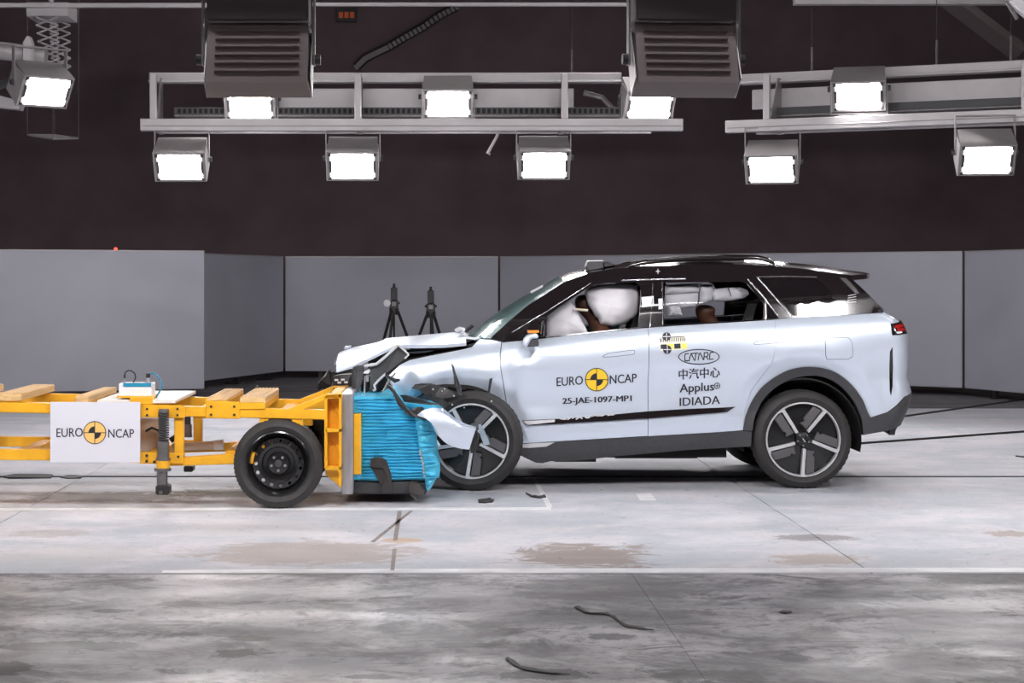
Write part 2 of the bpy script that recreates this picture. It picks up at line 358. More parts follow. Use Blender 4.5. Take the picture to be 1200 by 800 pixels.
# ------------------------------------------------------------------ flood lamps
def rx(a): return Matrix.Rotation(a, 4, 'X')
def lamp_proto(tilt, depth, ballast, lensm, yk=1):
    lb = lamp_back if ballast else lamp_body
    r = empty('flood_lamp', (0,0,0)); M = rx(math.radians(tilt))
    w, h = .27, .175
    fr = [(-w,0,-h),(w,0,-h),(w,0,h),(-w,0,h)]; md = [(-w,.07,-h),(w,.07,-h),(w,.07,h),(-w,.07,h)]
    bk = [(-w*.96,depth,-h*.97),(w*.96,depth,-h*.97),(w*.96,depth,h*.97),(-w*.96,depth,h*.97)]
    fs = [(8,11,10,9)]
    for k in (0, 4): fs += [(k+i, k+(i+1)%4, k+4+(i+1)%4, k+4+i) for i in range(4)]
    hin = [(-.235,0,-.15),(.235,0,-.15),(.235,0,.15),(-.235,0,.15)]; hib = [(x,.03,z) for x,_,z in hin]
    vs = fr+md+bk+hin+hib
    fs += [(i,(i+1)%4,12+(i+1)%4,12+i) for i in range(4)]+[(12+i,12+(i+1)%4,16+(i+1)%4,16+i) for i in range(4)]+[(16,17,18,19)]
    MB().add(vs, fs, M).build('housing', lb, r)
    rows = [[(-.215+.43*i/8, .006-.016*math.sin(math.pi*i/8)*math.sin(math.pi*j/4)**.5, -.135+.27*j/4+.012*math.sin(math.pi*i/8)*(1 if j == 4 else 0)) for i in range(9)] for j in range(5)]
    MB().grid([[M @ Vector(p) for p in q] for q in rows], thick=M.to_3x3() @ Vector((0,.012,0))).build('lens', lensm, r)
    for sx in (-1, 1):
        MB().box(sx*.232-.014,sx*.232+.014,-.012,.004,-.07,.07,M).build('side_clip', lamp_trim, r)
        for sz in (-1, 1):
            MB().box(sx*.238-.016,sx*.238+.016,-.014,.004,sz*.142-.016,sz*.142+.016,M).build('corner_latch', lamp_trim, r)
    y = depth
    for k in range(6):
        z = -.115+k*.046
        MB().add([(-.215,y-.004,z-.006),(.215,y-.004,z-.006),(.215,y+.02,z),(-.215,y+.02,z),(-.215,y-.004,z+.018),(.215,y-.004,z+.018)],
                 [(0,1,2,3),(3,2,5,4),(0,3,4),(1,5,2),(0,4,5,1)], M).build('louver', lb, r)
    c = M @ Vector((0, depth*.5, 0))
    for sx in (-1, 1):
        MB().box(sx*.287-.005,sx*.287+.005,c.y-.03,c.y+.03,c.z+min(-.03,.27*yk),c.z+max(.03,.36*yk)).build('yoke_arm', lamp_body, r)
        MB().lathe([(.001,-.02),(.028,-.02),(.028,.02),(.001,.02)],12,Matrix.Translation((sx*.30,c.y,c.z)) @ Matrix.Rotation(math.pi/2,4,'Z')).build('pivot_knob', lamp_trim, r)
        MB().prism([(-.0,-h),(depth*.9,-h*.8),(depth*.7,h*.8),(0,h)],0,.006,M @ Matrix.Translation((sx*.272+(-.0 if sx>0 else -.0),0,0)) @ Matrix.Rotation(math.pi/2,4,'Z')).build('side_plate', truss_m, r)
    zq = c.z+(.355 if yk > 0 else -.27); MB().box(-.292,.292,c.y-.03,c.y+.03,zq,zq+.015).build('yoke_bar', lamp_body, r)
    if ballast:
        b = M @ Vector((0,depth*.5,.19))
        MB().box(-.26,.26,b.y-.09,b.y+.14,b.z+.015,b.z+.16).build('ballast_box', lamp_back_d, r, bevel=.008)
        MB().box(-.24,.24,b.y-.05,b.y+.10,b.z+.16,b.z+.42).build('mounting_box', lamp_back_d, r, bevel=.008)
    return r
def kill(o):
    for ch in list(o.children): kill(ch)
    bpy.data.objects.remove(o)
farp = lamp_proto(34, .34, False, lens); upp = lamp_proto(34, .34, False, lens, -1); nearp = lamp_proto(20, .17, True, lens_near)
def lamp(proto, u, v, Y, yaw, label, group, z=None, x=None):
    r = copy_tree(proto)
    p = P(u, v, Y) if z is None else Vector((x, Y, z))
    r.location = p; r.rotation_euler = (0,0,math.radians(yaw)); tag(r, label, 'lamp', group); return r
G = 'lit flood lamps on the far lighting trusses'
lamp(farp,211,196,18.75,0,'lit flood lamp hung lowest at the left end of the left truss',G)
lamp(farp,413,195,18.75,0,'lit flood lamp hung under the left truss, middle of three',G)
lamp(farp,638,194,18.75,0,'lit flood lamp hung under the left truss beside the bent hook',G)
lamp(upp,293,124,19.15,0,'lit flood lamp peeking out below the left dark louvred lamp back',G)
lamp(upp,525,122,19.15,0,'lit flood lamp standing on the middle of the left truss',G)
lamp(upp,762,124,19.15,9,'lit flood lamp peeking out below the right dark louvred lamp back',G)
lamp(upp,1006,113,18.35,-16,'lit flood lamp standing on the slanted right truss',G)
lamp(farp,904,199,18.70,-16,'lit flood lamp hung under the left end of the slanted right truss',G)
lamp(farp,1157,188,17.60,-8,'lit flood lamp hung under the right truss at the picture edge',G)
lamp(farp,54,108,17.9,38,'lit flood lamp turned sideways on the arm in the top left corner','corner flood lamp')
G2 = 'flood lamps on the near truss seen from behind'
ZN = 2.57
for x, yaw, lb in ((-.89,180,'dark louvred back of the near flood lamp at left'), (1.30,184,'dark louvred back of the near flood lamp at right'),
              (-3.15,180,'added flood lamp on the near truss left of the frame'), (3.41,180,'unseen flood lamp on the near truss right of the frame'),  # the four outer lamps are out of view, added for extra light
              (-5.35,176,'added flood lamp at the far left end of the near truss'), (5.75,184,'added flood lamp at the far right end of the near truss')):
    lamp(nearp,0,0,9.25,yaw,lb,G2,z=ZN,x=x)
# ------------------------------------------------------------------ trusses
def truss(name, label, org, yaw, L, posts, plate, Lu=None, near=False):
    Lu = Lu or L
    r = empty(name, org, label, 'truss'); r.rotation_euler = (0,0,math.radians(yaw)); ORG[r] = Vector((0,0,0))
    def B(n, m, *a): return MB().box(*a).build(n, m, r, bevel=.006, local=True)
    lo = B('lower_beam', truss_m, 0,L,0,.10,0,.13)
    B('beam_groove', lamp_body, .02,L-.02,-.004,.002,.045,.055)
    B('upper_beam', truss_m, 0,Lu,.60,.70,.575,.69)
    B('upper_flange', truss_m, 0,Lu,.54,.60,.575,.60)
    B('rear_beam', truss_m, .15,L-.25,.70,.76,.03,.10)
    B('back_plate', truss_m, plate[0],plate[1],.64,.67,.30,.52)
    B('cable_tray', steel, .3,L-.4,.42,.58,.19,.21)
    B('tray_side', lamp_trim, .3,L-.4,.42,.425,.21,.29)
    for x in posts:
        B('post', truss_m, x-.035,x+.035,.10,.16,.10,.62)
        MB().prism([(0,.1),(.5,.1),(.5,.62),(.35,.62)],0,.01,Matrix.Translation((x+.03,.14,0)) @ Matrix.Rotation(math.pi/2,4,'Z')).build('gusset', lamp_body, r, local=True)
        B('cross_bar', truss_m, x-.03,x+.03,.10,.72,.02,.09)
    return r
def hang(r, xs, top=3.40, y=.65):
    for x in xs:
        MB().tube([(x,y,.69),(x,y,top)], .006, 5).build('suspension_wire', wire_m, r, local=True)
        MB().tube([(x,y,.69),(x,y,.95)], .013, 6).build('turnbuckle', steel, r, local=True)
z_t = 3.07
lt = truss('lighting_truss', 'long straight grey lighting truss across the upper left half', (-3.09,18.85,z_t), 0, 5.77, (.12,2.31,4.52), (1.42,4.66), 5.18)
hang(lt, (4.64,))
MB().tube([(3.81,.05,0),(3.79,.05,-.06),(3.69,.05,-.24),(3.72,.05,-.25)],.018,6).build('hook', truss_m, lt, local=True)
MB().tube([(4.75,.45,.45),(4.95,.45,.40),(5.08,.45,.26)],.03,8).build('cable_hose', steel, lt, local=True)
# perforation of the tray wall, small dark slots joined in one part
mb = MB()
for k in range(90): mb.box(.34+k*.058,.375+k*.058,.415,.421,.225,.275)
mb.build('tray_slots', innerm, lt, local=True)['kind'] = 'stuff'
rt = truss('lighting_truss', 'grey lighting truss at right slanting toward the camera', (3.15,19.0,z_t-.01), -25.2, 4.6, (.42,3.05), (.12,4.55))
hang(rt, (.78,2.1,2.85))
MB().tube([(3.6,.3,.0),(3.66,.2,-.12),(3.72,.25,0)],.02,6).build('cable_hose', steel, rt, local=True)
# unseen ceiling lamps, added to brighten the partitions and dark walls
def fill_lamp(x, y, label):
    r = empty('added_ceiling_lamp', (x,y,RZ-.30), label, 'lamp', 'unseen ceiling lamps added for fill light')
    MB().box(x-.62,x+.62,y-.20,y+.20,RZ-.22,RZ-.12).build('housing', lamp_body, r, bevel=.01)
    MB().box(x-.58,x+.58,y-.17,y+.17,RZ-.235,RZ-.22).build('diffuser', lens_fill, r)
    for s in (-.5, .5): MB().tube([(x+s,y,RZ-.12),(x+s,y,RZ)],.01,5).build('hanger', steel, r)
xn = ('far left','left','right','far right'); yn = ('behind the camera','over the near floor','over the test lane','over the partitions')
for i, x in enumerate((-6.5,-2.2,2.2,6.5)):
    for j, y in enumerate((1.5,7.5,13.5,20.3)): fill_lamp(x, y, 'added ceiling fill lamp in the %s row %s' % (xn[i], yn[j]))
nt_ = truss('lighting_truss', 'near lighting truss above the frame carrying the louvred lamps', (-6.0,8.95,3.12), 0, 12.4, (.4,3.2,6.1,9.2,12.0), (.5,11.9))
hang(nt_, (1,4,8,11), 3.35)
kill(farp); kill(upp); kill(nearp)

# ------------------------------------------------------------------ ceiling fittings
o = MB().box(-7.2,-2.4,19.0,19.06,4.405,4.45).build('ceiling_rail', truss_m); tag(o, 'thin pale rail along the top left edge of the picture', 'rail')
o = MB().box(-1.27,2.25,19.0,19.06,4.42,4.455).build('ceiling_rail', truss_m); tag(o, 'thin pale rail at the top between the two louvred lamps', 'rail')
o = MB().box(3.9,6.2,19.0,19.12,4.44,4.53).build('ceiling_rail', truss_m); tag(o, 'pale rail at the top edge above the right truss', 'rail')
r = empty('scissor_hanger', P(62,85,19.5), 'pale zigzag scissor hanger in the top left corner', 'hanger')
MB().box(*[P(36,0,19.5).x,P(84,0,19.5).x],19.3,19.8,P(0,22,19.5).z,P(0,6,19.5).z).build('top_plate', truss_m, r)
MB().tube([P(60,8,19.55),Vector((P(60,8,19.55).x,19.55,RZ))],.03,8).build('drop_rod', truss_m, r)
for Yp, u0, u1 in ((19.35,42,68),(19.75,58,82)):
    for k in range(7):
        va, vb = 20+k*9.6, 20+(k+1)*9.6
        sh = k*1.2*(1 if Yp < 19.5 else .3)
        MB().tube([P(u0+sh,va,Yp),P(u1+sh*.4,vb,Yp)],.011,5).build('scissor_bar', truss_m, r)
        MB().tube([P(u1+sh*.4,va,Yp+.02),P(u0+sh,vb,Yp+.02)],.011,5).build('scissor_bar', truss_m, r)
r = empty('support_boom', P(0,72,18.6), 'grey tubular arm holding the sideways corner lamp', 'arm')
MB().tube([P(-60,52,18.6),P(54,66,18.6)],.095,10).build('arm_tube', truss_m, r, smooth=40)
MB().pprism([(26,50),(31,42),(35,42),(38,50),(38,74),(26,74)],18.4,18.5).build('arm_clamp', truss_m, r, bevel=.01)
MB().tube([P(-40,62,18.3),P(-10,105,18.2),P(20,92,18.1)],.05,8).build('brace', plastic, r, smooth=40)
MB().pprism([(-30,105),(25,118),(22,128),(-30,122)],18.3,18.5).build('lower_bracket', truss_m, r)
r = empty('hanging_tray', P(62,160,21.1), 'small thin tray hanging on four wires at top left', 'tray')
a = [P(32,157,21.2),P(64,157,21.5),P(92,161,21.1),P(62,162,20.6)]
MB().add(a+[p-Vector((0,0,.02)) for p in a],[(0,1,2,3),(7,6,5,4),(0,4,5,1),(1,5,6,2),(2,6,7,3),(3,7,4,0)]).build('tray_plate', lamp_body, r)
for p in a: MB().tube([p,Vector((p.x,p.y,RZ))],.003,4).build('hanging_wire', steel, r)
o = MB().rect(394,10,418,25,30.86,31.0).build('info_display', lamp_trim); tag(o, 'small dim orange display box high on the dark wall', 'display')
for k in range(3): MB().rect(397+k*6.5,14,402+k*6.5,21,30.85,30.86).build('display_digit', exit_m, o)
r = empty('cable_chain', P(470,45,30.9), 'ribbed dark cable chain sloping up above the left truss', 'cable chain')
pth = [(418,78),(428,68),(440,62),(455,55),(475,43),(495,32),(515,18),(535,8)]
MB().tube([P(u,v,30.9) for u,v in pth],.085,6).build('chain_band', mat('chain_grey',(.06,.05,.052),.6), r)
for k in range(30):
    t = k/29*(len(pth)-1); i = min(int(t),len(pth)-2); f = t-i
    u = pth[i][0]*(1-f)+pth[i+1][0]*f; v = pth[i][1]*(1-f)+pth[i+1][1]*f
    MB().box(-.028,.028,-.11,-.08,-.045,.045,Matrix.Translation(P(u,v+1.5,30.9)) @ Matrix.Rotation(-.55,4,'Y')).build('chain_link', lamp_body, r)
o = MB().tube([P(1105,-6,22),P(1195,62,22)],.13,4).build('roof_brace', mat('brace_brown',(.055,.042,.043),.7)); tag(o, 'dark diagonal roof brace in the top right corner', 'beam')
r = empty('ceiling_camera', P(1190,10,17), 'white camera at the very top right corner', 'camera')
MB().box(-.10,.16,-.06,.06,-.05,.05,Matrix.Translation(P(1194,6,17)) @ Matrix.Rotation(.7,4,'Y')).build('camera_body', white_plastic, r, bevel=.01)
MB().tube([P(1180,2,17),P(1192,22,17.05)],.02,6).build('camera_bracket', steel, r)

# ------------------------------------------------------------------ tripods
def tripod(u, vt, Y, lean, label, badge):
    x, zt = XZ(u, vt, Y); r = empty('tripod', (x,Y,0), label, 'tripod', 'black tripods by the partition')
    zc = zt-.34
    MB().box(x-.04,x+.04,Y-.05,Y+.05,zt-.20,zt-.04).build('camera_head', plastic_d, r, bevel=.008)
    MB().lathe([(.001,-.02),(.02,-.02),(.014,.03),(.001,.03)],10,Matrix.Translation((x,Y,zt-.02)) @ rx(math.pi/2)).build('antenna', plastic_d, r)
    MB().box(x-.025,x+.025,Y-.052,Y-.047,zt-.27,zt-.22).build('bubble_plate', steel, r)
    MB().box(x-.055,x+.055,Y-.045,Y+.045,zt-.31,zt-.20).box(x-.075,x+.075,Y-.02,Y+.02,zt-.25,zt-.22).build('pan_head', plastic_d, r, bevel=.005)
    MB().tube([(x,Y,zt-.3),(x,Y,.35)],.014,6).build('centre_column', plastic_d, r)
    MB().lathe([(.03,-.04),(.06,-.04),(.06,.04),(.03,.04)],10,Matrix.Translation((x,Y,zc)) @ rx(math.pi/2)).build('collar', plastic_d, r)
    for k in range(3):
        a = math.radians(lean+120*k); d = Vector((math.cos(a),math.sin(a),0))
        top = Vector((x,Y,zc))+d*.05; ft = Vector((x,Y,.01))+d*.47
        lg = MB().tube([top,top.lerp(ft,.55)],.021,6).tube([top.lerp(ft,.5),ft],.013,6).build('leg', plastic_d, r)
        MB().box(-.026,.026,-.026,.026,-.03,.03,Matrix.Translation(top.lerp(ft,.55))).build('leg_clamp', plastic_d, lg)
        MB().tube([top.lerp(ft,.62),(x,Y,.42)],.006,5).build('leg_brace', plastic_d, r)
    if badge:
        bd = MB().lathe([(.001,-.006),(.045,-.006),(.045,.006),(.001,.006)],10,Matrix.Translation((x-.085,Y-.09,zt-.235))).build('white_badge', white_plastic, r)
tripod(461.8,333,22.2,15,'black tripod with a small white tag, left one',True)
tripod(504.8,336.5,22.0,40,'black tripod without tag, right one beside the bonnet',False)

# ------------------------------------------------------------------ lettering and emblems
def text_mesh(s, bold=0.0):
    cu = bpy.data.curves.new('lettering', 'FONT'); cu.body = s; cu.size = 1; cu.resolution_u = 3; cu.offset = bold; cu.fill_mode = 'FRONT'
    o = bpy.data.objects.new('lettering', cu); COL.objects.link(o)
    dg = bpy.context.evaluated_depsgraph_get(); dg.update()
    me = bpy.data.meshes.new_from_object(o.evaluated_get(dg))
    vs = [tuple(v.co) for v in me.vertices]; fs = [tuple(p.vertices) for p in me.polygons]
    bpy.data.objects.remove(o); bpy.data.curves.remove(cu); bpy.data.meshes.remove(me)
    x0 = min(v[0] for v in vs); x1 = max(v[0] for v in vs); y0 = min(v[1] for v in vs); y1 = max(v[1] for v in vs)
    return [((v[0]-x0)/(x1-x0), (v[1]-y0)/(y1-y0)) for v in vs], fs
def text(s, bl, br, hgt, mapper, m, parent, bold=0, name='lettering', off=.003):
    vs, fs = text_mesh(s, 0); mb = MB()
    for k in ((0,) if not bold else (-.5*bold, .5*bold)):
        mb.add([mapper(bl[0]+k+(br[0]-bl[0])*x, bl[1]+(br[1]-bl[1])*x-hgt*y, off+.0002*(k > 0)) for x, y in vs], fs)
    return mb.build(name, m, parent, fix=False)
def strokes(lines, wd, mapper, m, parent, name='lettering', off=.003):
    mb = MB()
    for ln in lines:
        for (a, b), (c, d) in zip(ln, ln[1:]):
            L = math.hypot(c-a, d-b) or 1; nx, ny = -(d-b)/L*wd/2, (c-a)/L*wd/2; ex, ey = (c-a)/L*wd*.45, (d-b)/L*wd*.45
            q = [(a-ex+nx,b-ey+ny),(a-ex-nx,b-ey-ny),(c+ex-nx,d+ey-ny),(c+ex+nx,d+ey+ny)]
            mb.add([mapper(u, v, off) for u, v in q], [(0,1,2,3)])
    return mb.build(name, m, parent, fix=False)
def ring(cu, cv, ru, rv, wd, mapper, mb, off, n=48):
    vs = []
    for k in range(n):
        a = 2*math.pi*k/n
        vs += [mapper(cu+ru*math.cos(a), cv+rv*math.sin(a), off), mapper(cu+(ru-wd)*math.cos(a), cv+(rv-wd)*math.sin(a), off)]
    mb.add(vs, [(2*k, 2*k+1, (2*k+3) % (2*n), (2*k+2) % (2*n)) for k in range(n)])
def pie(cu, cv, r, a0, a1, mapper, mb, off, n=12):
    vs = [mapper(cu, cv, off)]+[mapper(cu+r*math.cos(a0+(a1-a0)*k/n), cv+r*math.sin(a0+(a1-a0)*k/n), off) for k in range(n+1)]
    mb.add(vs, [(0, k, k+1) for k in range(1, n+1)])
def emblem(cu, cv, r, mapper, parent, colm):
    mb = MB(); pie(cu, cv, r, 0, 2*math.pi, mapper, mb, .003, 48); mb.build('emblem_disc', colm, parent, fix=False)
    mb = MB(); ring(cu, cv, r+.3, r+.3, .95, mapper, mb, .005)
    pie(cu, cv, r*.56, math.pi, 1.5*math.pi, mapper, mb, .005); pie(cu, cv, r*.56, 0, .5*math.pi, mapper, mb, .005)
    for q in ([(cu-r,cv-.4),(cu-r,cv+.4),(cu+r,cv+.4),(cu+r,cv-.4)], [(cu-.4,cv-r),(cu+.4,cv-r),(cu+.4,cv+r),(cu-.4,cv+r)]):
        mb.add([mapper(u, v, .0055) for u, v in q], [(0,1,2,3)])
    mb.build('emblem_marking', ink, parent, fix=False)

# ------------------------------------------------------------------ yellow test trolley
YT, YF = 11.40, 12.32                            # near and far side rails
xt, _ = XZ(250, 500, YT)
tr = empty('test_trolley', (xt,YT+.5,0), 'yellow steel crash test trolley with plank top and black wheels', 'trolley')
D = YF-YT
def both(name, px, y0, y1, m=yellow, bevel=.004, far=True):
    mb = MB().pprism(px, y0, y1); o = mb.build(name, m, tr, bevel=bevel)
    if far:
        c = o.copy(); COL.objects.link(c); c.location = (0, D, 0); ORG[c] = ORG[tr]
    return o
both('upper_rail', [(-220,465.8),(381,480.2),(381,491.6),(-220,478)], YT, YT+.08)
both('lower_rail', [(-220,524.5),(62,527),(215,531),(215,543.5),(62,539.5),(-220,537)], YT, YT+.08)
both('lower_beam', [(184,535.5),(200,537),(300,530),(300,543),(200,546),(184,547)], YT+.02, YT+.10)
for u0, u1, v0, v1 in ((204,215,488,531),(304,315,490,512),(342,355,490,512),(62,72,480,528)):
    both('post', [(u0,v0),(u1,v0),(u1,v1),(u0,v1)], YT+.01, YT+.07)
for u0, u1, v0, v1 in ((164,216.5,473.8,489),(241,281,469.5,489.8)):
    pl = both('bolted_plate', [(u0,v0),(u1,v0+1.2),(u1,v1+1),(u0,v1)], YT-.012, YT, far=False)
    mb = MB()
    for du in (.16,.84):
        for v in (v0*.72+v1*.28+1, v0*.25+v1*.75+1): mb.lathe([(.001,-.008),(.008,-.008),(.008,.0)],8,Matrix.Translation(P(u0+(u1-u0)*du, v, YT-.012)))
    mb.build('bolt_heads', plastic_d, pl)
both('lower_plate', [(163,529.5),(200,530.5),(200,544),(163,543)], YT-.012, YT, far=False)
mb = MB()
for u, v in ((172,533.5),(172,540),(181,541),(209,535)): mb.lathe([(.001,-.01),(.009,-.01),(.009,0)],8,Matrix.Translation(P(u, v, YT-.014)))
mb.build('bolt_heads', plastic_d, tr)
for u in (-60,95,232,330):
    x, z = XZ(u, 478+ (u-95)*.024, YT)
    MB().box(x-.04,x+.04,YT+.08,YF,z-.055,z-.0).build('cross_member', yellow, tr, bevel=.004)
for u in (20,180,270):
    x, z = XZ(u, 535, YT)
    MB().box(x-.04,x+.04,YT+.08,YF,z-.03,z+.03).build('cross_member', yellow, tr, bevel=.004)
# planks lying across
def plank(u0, u1, v0, v1, m=wood, ridge=True, y1=YF+.08, y0=YT-.01):
    xa, za = XZ(u0, v0, y0); xb, zb = XZ(u1, v1, y0)
    mb = MB().box(xa, xb, y0, y1, zb, za)
    if ridge:
        n = 7
        for k in range(n):
            x = xa+(xb-xa)*(k+.5)/n; mb.box(x-(xb-xa)*.035, x+(xb-xa)*.035, y0+.01, y1, za, za+.005)
    return mb.build('plank', m, tr, bevel=.003)
plank(-70,-40,460.5,468.5); plank(-2,25,461,469.3); plank(88,104,464.5,471.5)
plank(114,205,468.6,472.6,mat('pale_board',(.78,.74,.68),.5),False)
plank(242,266,469.5,478.5,yellow,False); plank(242,266,466.5,469.4); plank(281,311,471.5,479.5,yellow,False); plank(281,311,465.5,471.4)
MB().lathe([(.001,.0),(.018,.0),(.012,.016),(.001,.016)],10,Matrix.Translation(P(301,454,YF)) @ rx(math.pi/2)).build('rubber_knob', rubber, tr)
MB().rect(152,465.5,179,474,YT-.015,YT+.10).build('mount_block', yellow, tr, bevel=.004)
# front bracket and braces
both('diagonal_brace', [(334,480.5),(381,462.2),(401,461),(401,466.5),(383,467.5),(354,481)], YT, YT+.06)
for dy in (0, D):
    def q(px, y0, y1): MB().prism([XZ(u, v, YT) for u, v in px], y0+dy, y1+dy).build('bracket_plate', yellow, tr, bevel=.003)
    q([(381,463),(400,462),(400,551),(381,549)], YT+.10, YT+.115)
    q([(380,463),(383.5,463),(383.5,550),(380,549)], YT, YT+.10)
    q([(396.8,462),(400,462),(400,571),(396.8,570)], YT, YT+.10)
    for v0, v1 in ((461.5,466.5),(502,506.5),(546.5,551)): q([(381,v0),(400,v0),(400,v1),(381,v1)], YT, YT+.10)
    q([(381,551),(397,551),(397,570),(381,557)], YT+.05, YT+.065)
    q([(383.5,466.5),(396.8,466.5),(396.8,490)], YT+.085, YT+.098); q([(383.5,507),(396.8,507),(396.8,532)], YT+.085, YT+.098)
MB().pprism([(386,461),(400,460),(400,465),(386,466)], YT+.06, YF).build('top_plate', yellow, tr, bevel=.004)
fp = MB().rect(400,461.5,413.5,579,YT+.10,12.98).build('face_plate', alum, tr, bevel=.004)
MB().rect(414,485,423,556,YT+.16,12.95).build('face_flange', yellow, tr, bevel=.004)
# tank, spring legs, ram
x0, z0 = XZ(150,512,11.8); x1, _ = XZ(191,512,11.8)
MB().lathe([(.001,-.01),(.10,0),(.125,.03),(.125,x1-x0-.03),(.10,x1-x0),(.001,x1-x0+.01)],28,Matrix.Translation((x0,11.80,z0)) @ Matrix.Rotation(-math.pi/2,4,'Z')).build('air_tank', cream, tr, smooth=40)
MB().tube([P(171,505,11.66),P(178,501,11.64),P(185,504,11.64),P(190,512,11.66)],.008,6).build('tank_strap', plastic_d, tr, smooth=40)
def vcyl(name, u, v0, v1, rpx, Y, m, n=18, parent=tr):
    x, za = XZ(u, v0, Y); _, zb = XZ(u, v1, Y); r = rpx*Y/F
    return MB().lathe([(.001,za),(r,za),(r,zb),(.001,zb)],n,Matrix.Translation((x,Y,0)) @ Matrix(((1,0,0,0),(0,0,1,0),(0,1,0,0),(0,0,0,1)))).build(name, m, parent, smooth=40)
YL = YT-.03
sp = MB(); pts = []
for k in range(13*14+1):
    a = 2*math.pi*k/14; x, z = XZ(191.8, 481+37*k/(13*14), YL); pts.append((x+.030*math.cos(a), YL+.030*math.sin(a), z))
sp.tube(pts, .0062, 6).build('coil_spring', plastic, tr, smooth=50)
vcyl('spring_rod',191.8,480,519,3.2,YL,plastic_d); vcyl('spring_cap',191.8,479,482,6,YL,steel)
vcyl('leg_body',191.3,517,537,7.2,YL,steel); vcyl('leg_collar',191.3,536,539,8.6,YL,steel); vcyl('leg_sleeve',191.3,539,549,8.0,YL,yellow)
vcyl('leg_flange',190.6,548,551.5,10,YL,steel); vcyl('leg_tube',190,551,569,6.4,YL,steel)
MB().rect(182,568.5,198,580,YL-.06,YL+.06).build('leg_foot', plastic_d, tr, bevel=.01)
vcyl('foot_bolt',188.5,575,578.5,2,YL-.065,steel)
YLF = YF+.02
vcyl('far_leg_rod',220,488,498,3.5,YLF,plastic); vcyl('far_leg_body',220.5,497,512,4.5,YLF,steel)
MB().rect(215,546,226,553,YLF-.06,YLF+.06).build('leg_foot', plastic_d, tr, bevel=.008)
MB().tube([P(202,523.5,11.75),P(252,521.5,11.75)],.028,12).build('hydraulic_ram', cream, tr, smooth=40)
MB().tube([P(251,521.5,11.75),P(262,521,11.75)],.034,12).build('ram_end', white_plastic, tr, smooth=40)
MB().tube([P(200,516,11.6),P(207,511,11.6),P(214,516,11.6)],.02,8).build('ram_bracket', plastic_d, tr, smooth=40)
# sign board
sb = MB().rect(59,471,164,541.5,YT-.045,YT-.03).build('sign_board', board, tr)
def mapb(u, v, off): return P(u, v, YT-.045-off*.4)
text('EURO',(66.2,512.2),(97,511.6),10.6,mapb,ink,sb,.25); text('NCAP',(126.8,512.8),(157,512.8),10.2,mapb,ink,sb,.25)
emblem(111,506.8,13.2,mapb,sb,em_orange)
# steel wheels of the trolley
def tyre(mb, R, rr, w, n=72, groove=.006):
    prof = [(rr,-w*.40),(rr+.02,-w*.49),(rr+(R-rr)*.45,-w*.53),(R-.035,-w*.50),(R-.012,-w*.44),(R-.001,-w*.36),(R,-w*.16),(R-.008,-w*.15),(R-.008,-w*.11),(R,-w*.10),
            (R,w*.10),(R-.008,w*.11),(R-.008,w*.15),(R,w*.16),(R-.001,w*.36),(R-.012,w*.44),(R-.035,w*.50),(rr+(R-rr)*.45,w*.53),(rr+.02,w*.49),(rr,w*.40)]
    def wob(k, j): return -groove if (j in (4,5,14,15) and k % 2) else 0
    return mb.lathe(prof, n, None, wob)
def steel_wheel(c, name='wheel'):
    R, rr, w = .2885, .205, .19
    wl = MB().lathe([(rr+.004,-w*.44),(rr-.004,-w*.46),(rr-.012,-w*.40),(rr-.022,-w*.30),(rr-.03,-w*.14),(.166,-w*.12),(.162,-w*.24)],45)
    wl.lathe([(.128,-w*.27),(.108,-w*.24),(.100,-w*.12),(.075,-w*.10),(.066,-w*.24),(.03,-w*.26),(.001,-w*.26)],45)
    for k in range(15):                          # ring of real vent holes
        a0 = 2*math.pi*k/15; da = 2*math.pi/15; ac = a0+da/2; rc = .145
        def yy(r_): return -w*(.27-.03*(r_-.128)/.034)
        per = [(.162,a0),(.162,ac),(.162,a0+da),(rc,a0+da),(.128,a0+da),(.128,ac),(.128,a0),(rc,a0)]
        vs = [(r_*math.cos(t),yy(r_),r_*math.sin(t)) for r_, t in per]
        hx, hz = rc*math.cos(ac), rc*math.sin(ac); hole = []
        for r_, t in per:
            dx, dz = r_*math.cos(t)-hx, r_*math.sin(t)-hz; L = math.hypot(dx,dz)
            hole.append((hx+dx/L*.0122, yy(rc), hz+dz/L*.0122))
        hb = [(x,y+.006,z) for x,y,z in hole]
        wl.add(vs+hole+hb, [(i,(i+1)%8,8+(i+1)%8,8+i) for i in range(8)]+[(8+i,8+(i+1)%8,16+(i+1)%8,16+i) for i in range(8)])
    wo = wl.build(name, rim_black, tr, smooth=30, local=True); wo.location = Vector(c)-ORG[tr]; ORG[wo] = Vector((0,0,0))
    tyre(MB(), R, rr, w, 128, .004).build('tyre', rubber, wo, smooth=28, local=True)
    MB().lathe([(rr-.005,w*.4),(rr-.02,w*.3),(rr-.03,-w*.10)],40).build('rim_barrel', rim_black, wo, smooth=40, local=True)
    for k in range(5):
        a = math.radians(90+72*k+36); MB().lathe([(.001,-.012),(.007,-.012),(.0095,-.004),(.0095,.01)],8,Matrix.Translation((.046*math.cos(a),-w*.27,.046*math.sin(a)))).build('lug_bolt', alum, wo, smooth=30, local=True)
    MB().lathe([(.001,-.014),(.022,-.012),(.026,.01)],20,Matrix.Translation((0,-w*.25,0))).build('hub_cap', plastic, wo, smooth=40, local=True)
    return wo
cx, _ = XZ(325.5,545,11.37)
steel_wheel((cx,11.37+.095,.2885)); wf = steel_wheel((cx,12.80,.2885))
steel_wheel((cx-2.55,11.465,.2885)); steel_wheel((cx-2.55,12.80,.2885))
MB().tube([(cx,11.5,.2885),(cx,12.78,.2885)],.03,10).build('axle', steel, tr, smooth=40)

